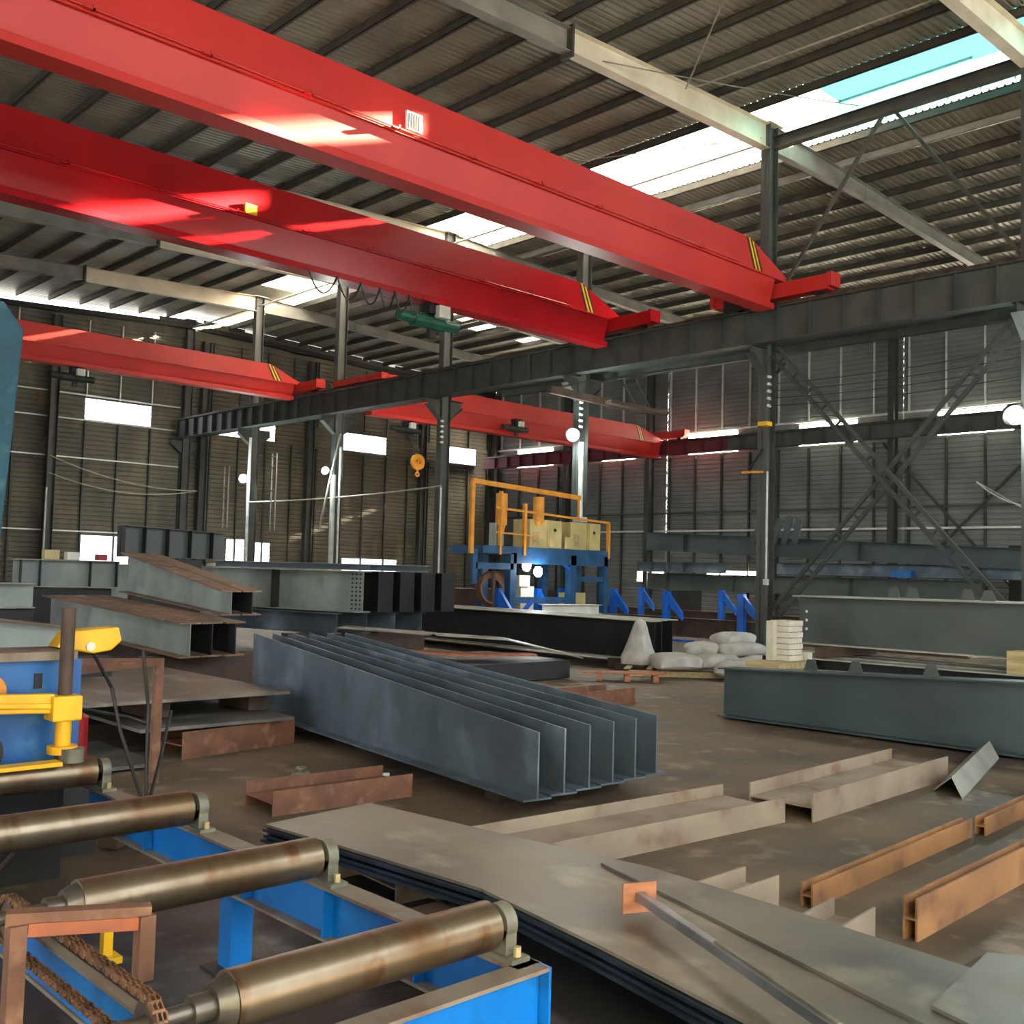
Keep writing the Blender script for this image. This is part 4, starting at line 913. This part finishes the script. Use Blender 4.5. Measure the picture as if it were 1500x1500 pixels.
tag(MB().box(16.65,16.95,18.1,18.3,2.31,2.85).build('wire_box', M_pale), 'pale box with orange face at the left of the gantry deck', 'box')
# weld head area
tag(MB().box(17.75,18.2,18.3,18.5,.75,1.35).box(17.65,18.0,18.25,18.45,1.35,1.62).build('weld_carriage', [M_foam]), 'pale tractor box between the gantry legs', 'weld carriage')
t2 = thing('work_lamp', (17.95,18.1,1.6), 'pair of glaring work lamps under the gantry deck', 'lamp')
for (x,z,r) in ((17.75,1.85,.13),(18.15,1.72,.13)):
    MB().cyl((x,18.1,z),(x,18.14,z),r,n=20).build('lens', M_weld, t2); MB().cyl((x,18.15,z),(x,18.25,z),r,n=20).build('housing', M_black, t2)
l = bpy.data.lights.new('work', 'POINT'); l.energy = 30; l.shadow_soft_size = .1; lo = bpy.data.objects.new('work_light', l); C.objects.link(lo); lo.location = (17.95,17.8,1.75)
# cable reel with brown hoses
t3 = thing('cable_reel', (16.7,18.3,.8), 'brown tangle of hoses on a reel at the left gantry leg', 'cable reel')
for k in range(6): MB().ring((16.7+.04*k,18.2+.05*k,1.25+.03*(k%3)),(.2,1,.1*(k-2)),.28+.02*k,.33+.02*k,.05,n=20).build('coil', M_rust, t3)
MB().cyl((16.7,18.15,.7),(16.7,18.15,1.7),.05,n=8).build('stem', M_rustd, t3)
# workpiece and supports seen under gantry
girder('workpiece_beam', 'white-lit channel workpiece in the gantry', 'girder', (17.9,17.7),(19.6,17.4),.72,.22,.22,.3,M_white,M_white,tf=.012)
tag(MB().box(16.9,20.3,19.6,20.6,0,1.25).build('machine_bed', M_rustd), 'dark brown machinery behind the gantry legs', 'machine')
tag(MB().box(19.5,20.2,18.4,18.7,.75,1.2).build('supply_box', M_beige), 'beige supply box low between the right gantry legs', 'box')
tag(MB().box(17.0,20.5,17.2,17.8,0,.7).build('bed_plinth', M_steeld), 'dark plinth carrying the workpiece', 'plinth')
# blue triangular stands
def stand():
    x, y = 22.1, 14.85
    t = thing('blue_stand', (x,y,0), 'bright blue triangular stand nearest the first visible column', 'stand', 'blue triangular stands')
    MB().box(x-.07,x+.07,y-.06,y+.12,.05,1.3).build('upright', M_vblue, t)
    MB().prism([(x-.04,y-.06,1.25),(x-.04,y-.06,.95),(x-.04,y-.5,.55),(x-.04,y-.5,.75)],(.08,0,0)).build('raker', M_vblue, t)
    MB().box(x-.12,x+.12,y-.8,y+.2,0,.05).build('foot', M_vblue, t)
    return t
s0 = stand()
dup(s0,(0,2.35,0),'bright blue triangular stand, second from the first visible column in the front row')
dup(s0,(0,4.2,0),'bright blue triangular stand just right of the gantry')
dup(s0,(-1.9,1.4+3.0,0),'bright blue triangular stand in front of the gantry right leg')
dup(s0,(-3.6,3.6,0),'bright blue triangular stand in front of the gantry middle leg')
dup(s0,(-5.3,3.2,0),'bright blue triangular stand at the left gantry leg')
for k,(dx,dy,l) in enumerate(((5.0,4.1,'small blue stand of the back row beside the first visible column'),(5.0,7.3,'small blue stand in the middle of the back row'),(5.0,10.6,'small blue stand at the left of the back row'))):
    dup(s0,(dx,dy,0),l)
for x,l in ((22.6,'front'),(27.6,'back')):
    girder('jig_rail', 'long dark rail of the assembly line, %s row of blue stands' % l, 'rail', (x,9.5),(x,25),.1,.5,.5,.25,M_rustd,M_rustd,tf=.02)
# far green girders by right wall
girder('stored_girder', 'dark green girder on top of the far stack by the right wall', 'girder', (34.,27.6),(34.2,11.5),2.75,.75,.65,.4,M_pgreen2,M_pgreen2,tf=.02,stiff=(2.0,6.0,9.5),zb1=2.15)
girder('stored_girder', 'green girder at the bottom of the far stack by the right wall', 'girder', (33.6,27.2),(33.8,13.8),1.15,.65,.65,.4,M_pgreen,M_pgreen2,tf=.02,stiff=(1.0,4.2,5.4,9.0))
girder('stored_girder', 'dark middle girder of the far stack by the right wall', 'girder', (34.2,21.5),(34.4,12.6),1.85,.45,.45,.4,M_steel,M_steeld,tf=.02)
girder('stored_girder', 'short girder at the left of the far stack, in front of the low lights', 'girder', (33.3,27.5),(33.4,23.2),1.85,.4,.4,.4,M_steel,M_steel,tf=.02,stiff=(.8,1.6,2.4))
for y,l in ((25.5,'left'),(19.,'middle'),(14.6,'right')):
    tag(MB().box(33.2,34.8,y-.15,y+.15,0,1.13).build('trestle', M_steeld), 'dark trestle under the %s part of the far stack' % l, 'trestle')
tag(MB().box(34.0,34.3,16.2,16.9,1.85,2.1).build('blue_bundle', M_blue2), 'small dark blue bundle between the far girders', 'bundle')
t = thing('scrap_fins', (33.6,21.2,1.8), 'cluster of tilted dark plates standing on the far stack', 'plate cluster')
for k in range(5): MB().bar((33.6,20.4+.45*k,3.0),(33.6,20.2+.38*k,3.9+.1*(k%2)),.05,.25,up=(0,1,0)).build('fin', M_pgreen2, t)
tag(MB().box(30.4,31.0,13.4,14.2,.0,1.0).build('red_tank', M_rusto if False else M_redt), 'dark red box behind the nearest column foot', 'box')
tag(MB().box(38.4,38.9,12.3,14.7,0,3.1).build('dark_container', M_black), 'black bulky load at the right end of the far stack', 'load')

# ---------------------------------------------------------------- light
sun = bpy.data.lights.new('sun', 'SUN'); sun.energy = 270; sun.angle = R(.8); sun.color = (1,.82,.55)
so = bpy.data.objects.new('sun', sun); C.objects.link(so)
so.rotation_euler = Vec((1,-.25,.35)).normalized().to_track_quat('Z','Y').to_euler()
w = bpy.data.worlds.new('world'); bpy.context.scene.world = w; w.use_nodes = True
N = w.node_tree.nodes; L = w.node_tree.links; bg = N['Background']
tc = N.new('ShaderNodeTexCoord'); sp = N.new('ShaderNodeSeparateXYZ'); L.new(tc.outputs['Generated'], sp.inputs[0])
cr = N.new('ShaderNodeValToRGB'); L.new(sp.outputs['Z'], cr.inputs[0])
cr.color_ramp.elements[0].position = 0.; cr.color_ramp.elements[0].color = (.84,.82,.78,1)
cr.color_ramp.elements[1].position = .6; cr.color_ramp.elements[1].color = (.80,.90,1,1)
L.new(cr.outputs[0], bg.inputs['Color']); bg.inputs['Strength'].default_value = 5.

# ---------------------------------------------------------------- camera
cam = bpy.data.cameras.new('camera'); co = bpy.data.objects.new('camera', cam); C.objects.link(co)
cam.sensor_width = 36; cam.lens = 36*1526.6/1500; cam.clip_start = .05; cam.clip_end = 300
from mathutils import Matrix
fw = Vec((0.68759692,0.72383352,0.05723209)); rr = Vec((0.72371337,-0.68958724,0.02661584)); uu = Vec((-0.05873196,-0.02311866,0.99800605))
m = Matrix(((rr.x,uu.x,-fw.x,0),(rr.y,uu.y,-fw.y,0),(rr.z,uu.z,-fw.z,1.7),(0,0,0,1)))
co.matrix_world = m
sc = bpy.context.scene; sc.camera = co
sc.view_settings.view_transform = 'Standard'; sc.view_settings.look = 'None'; sc.view_settings.gamma = 1; sc.view_settings.exposure = .25
sc.view_settings.use_curve_mapping = False
sc.cycles.max_bounces = 10; sc.cycles.diffuse_bounces = 6; sc.cycles.transparent_max_bounces = 12
for o in bpy.data.objects:
    for q_ in ('_w','_k'):
        if q_ in o.keys(): del o[q_]
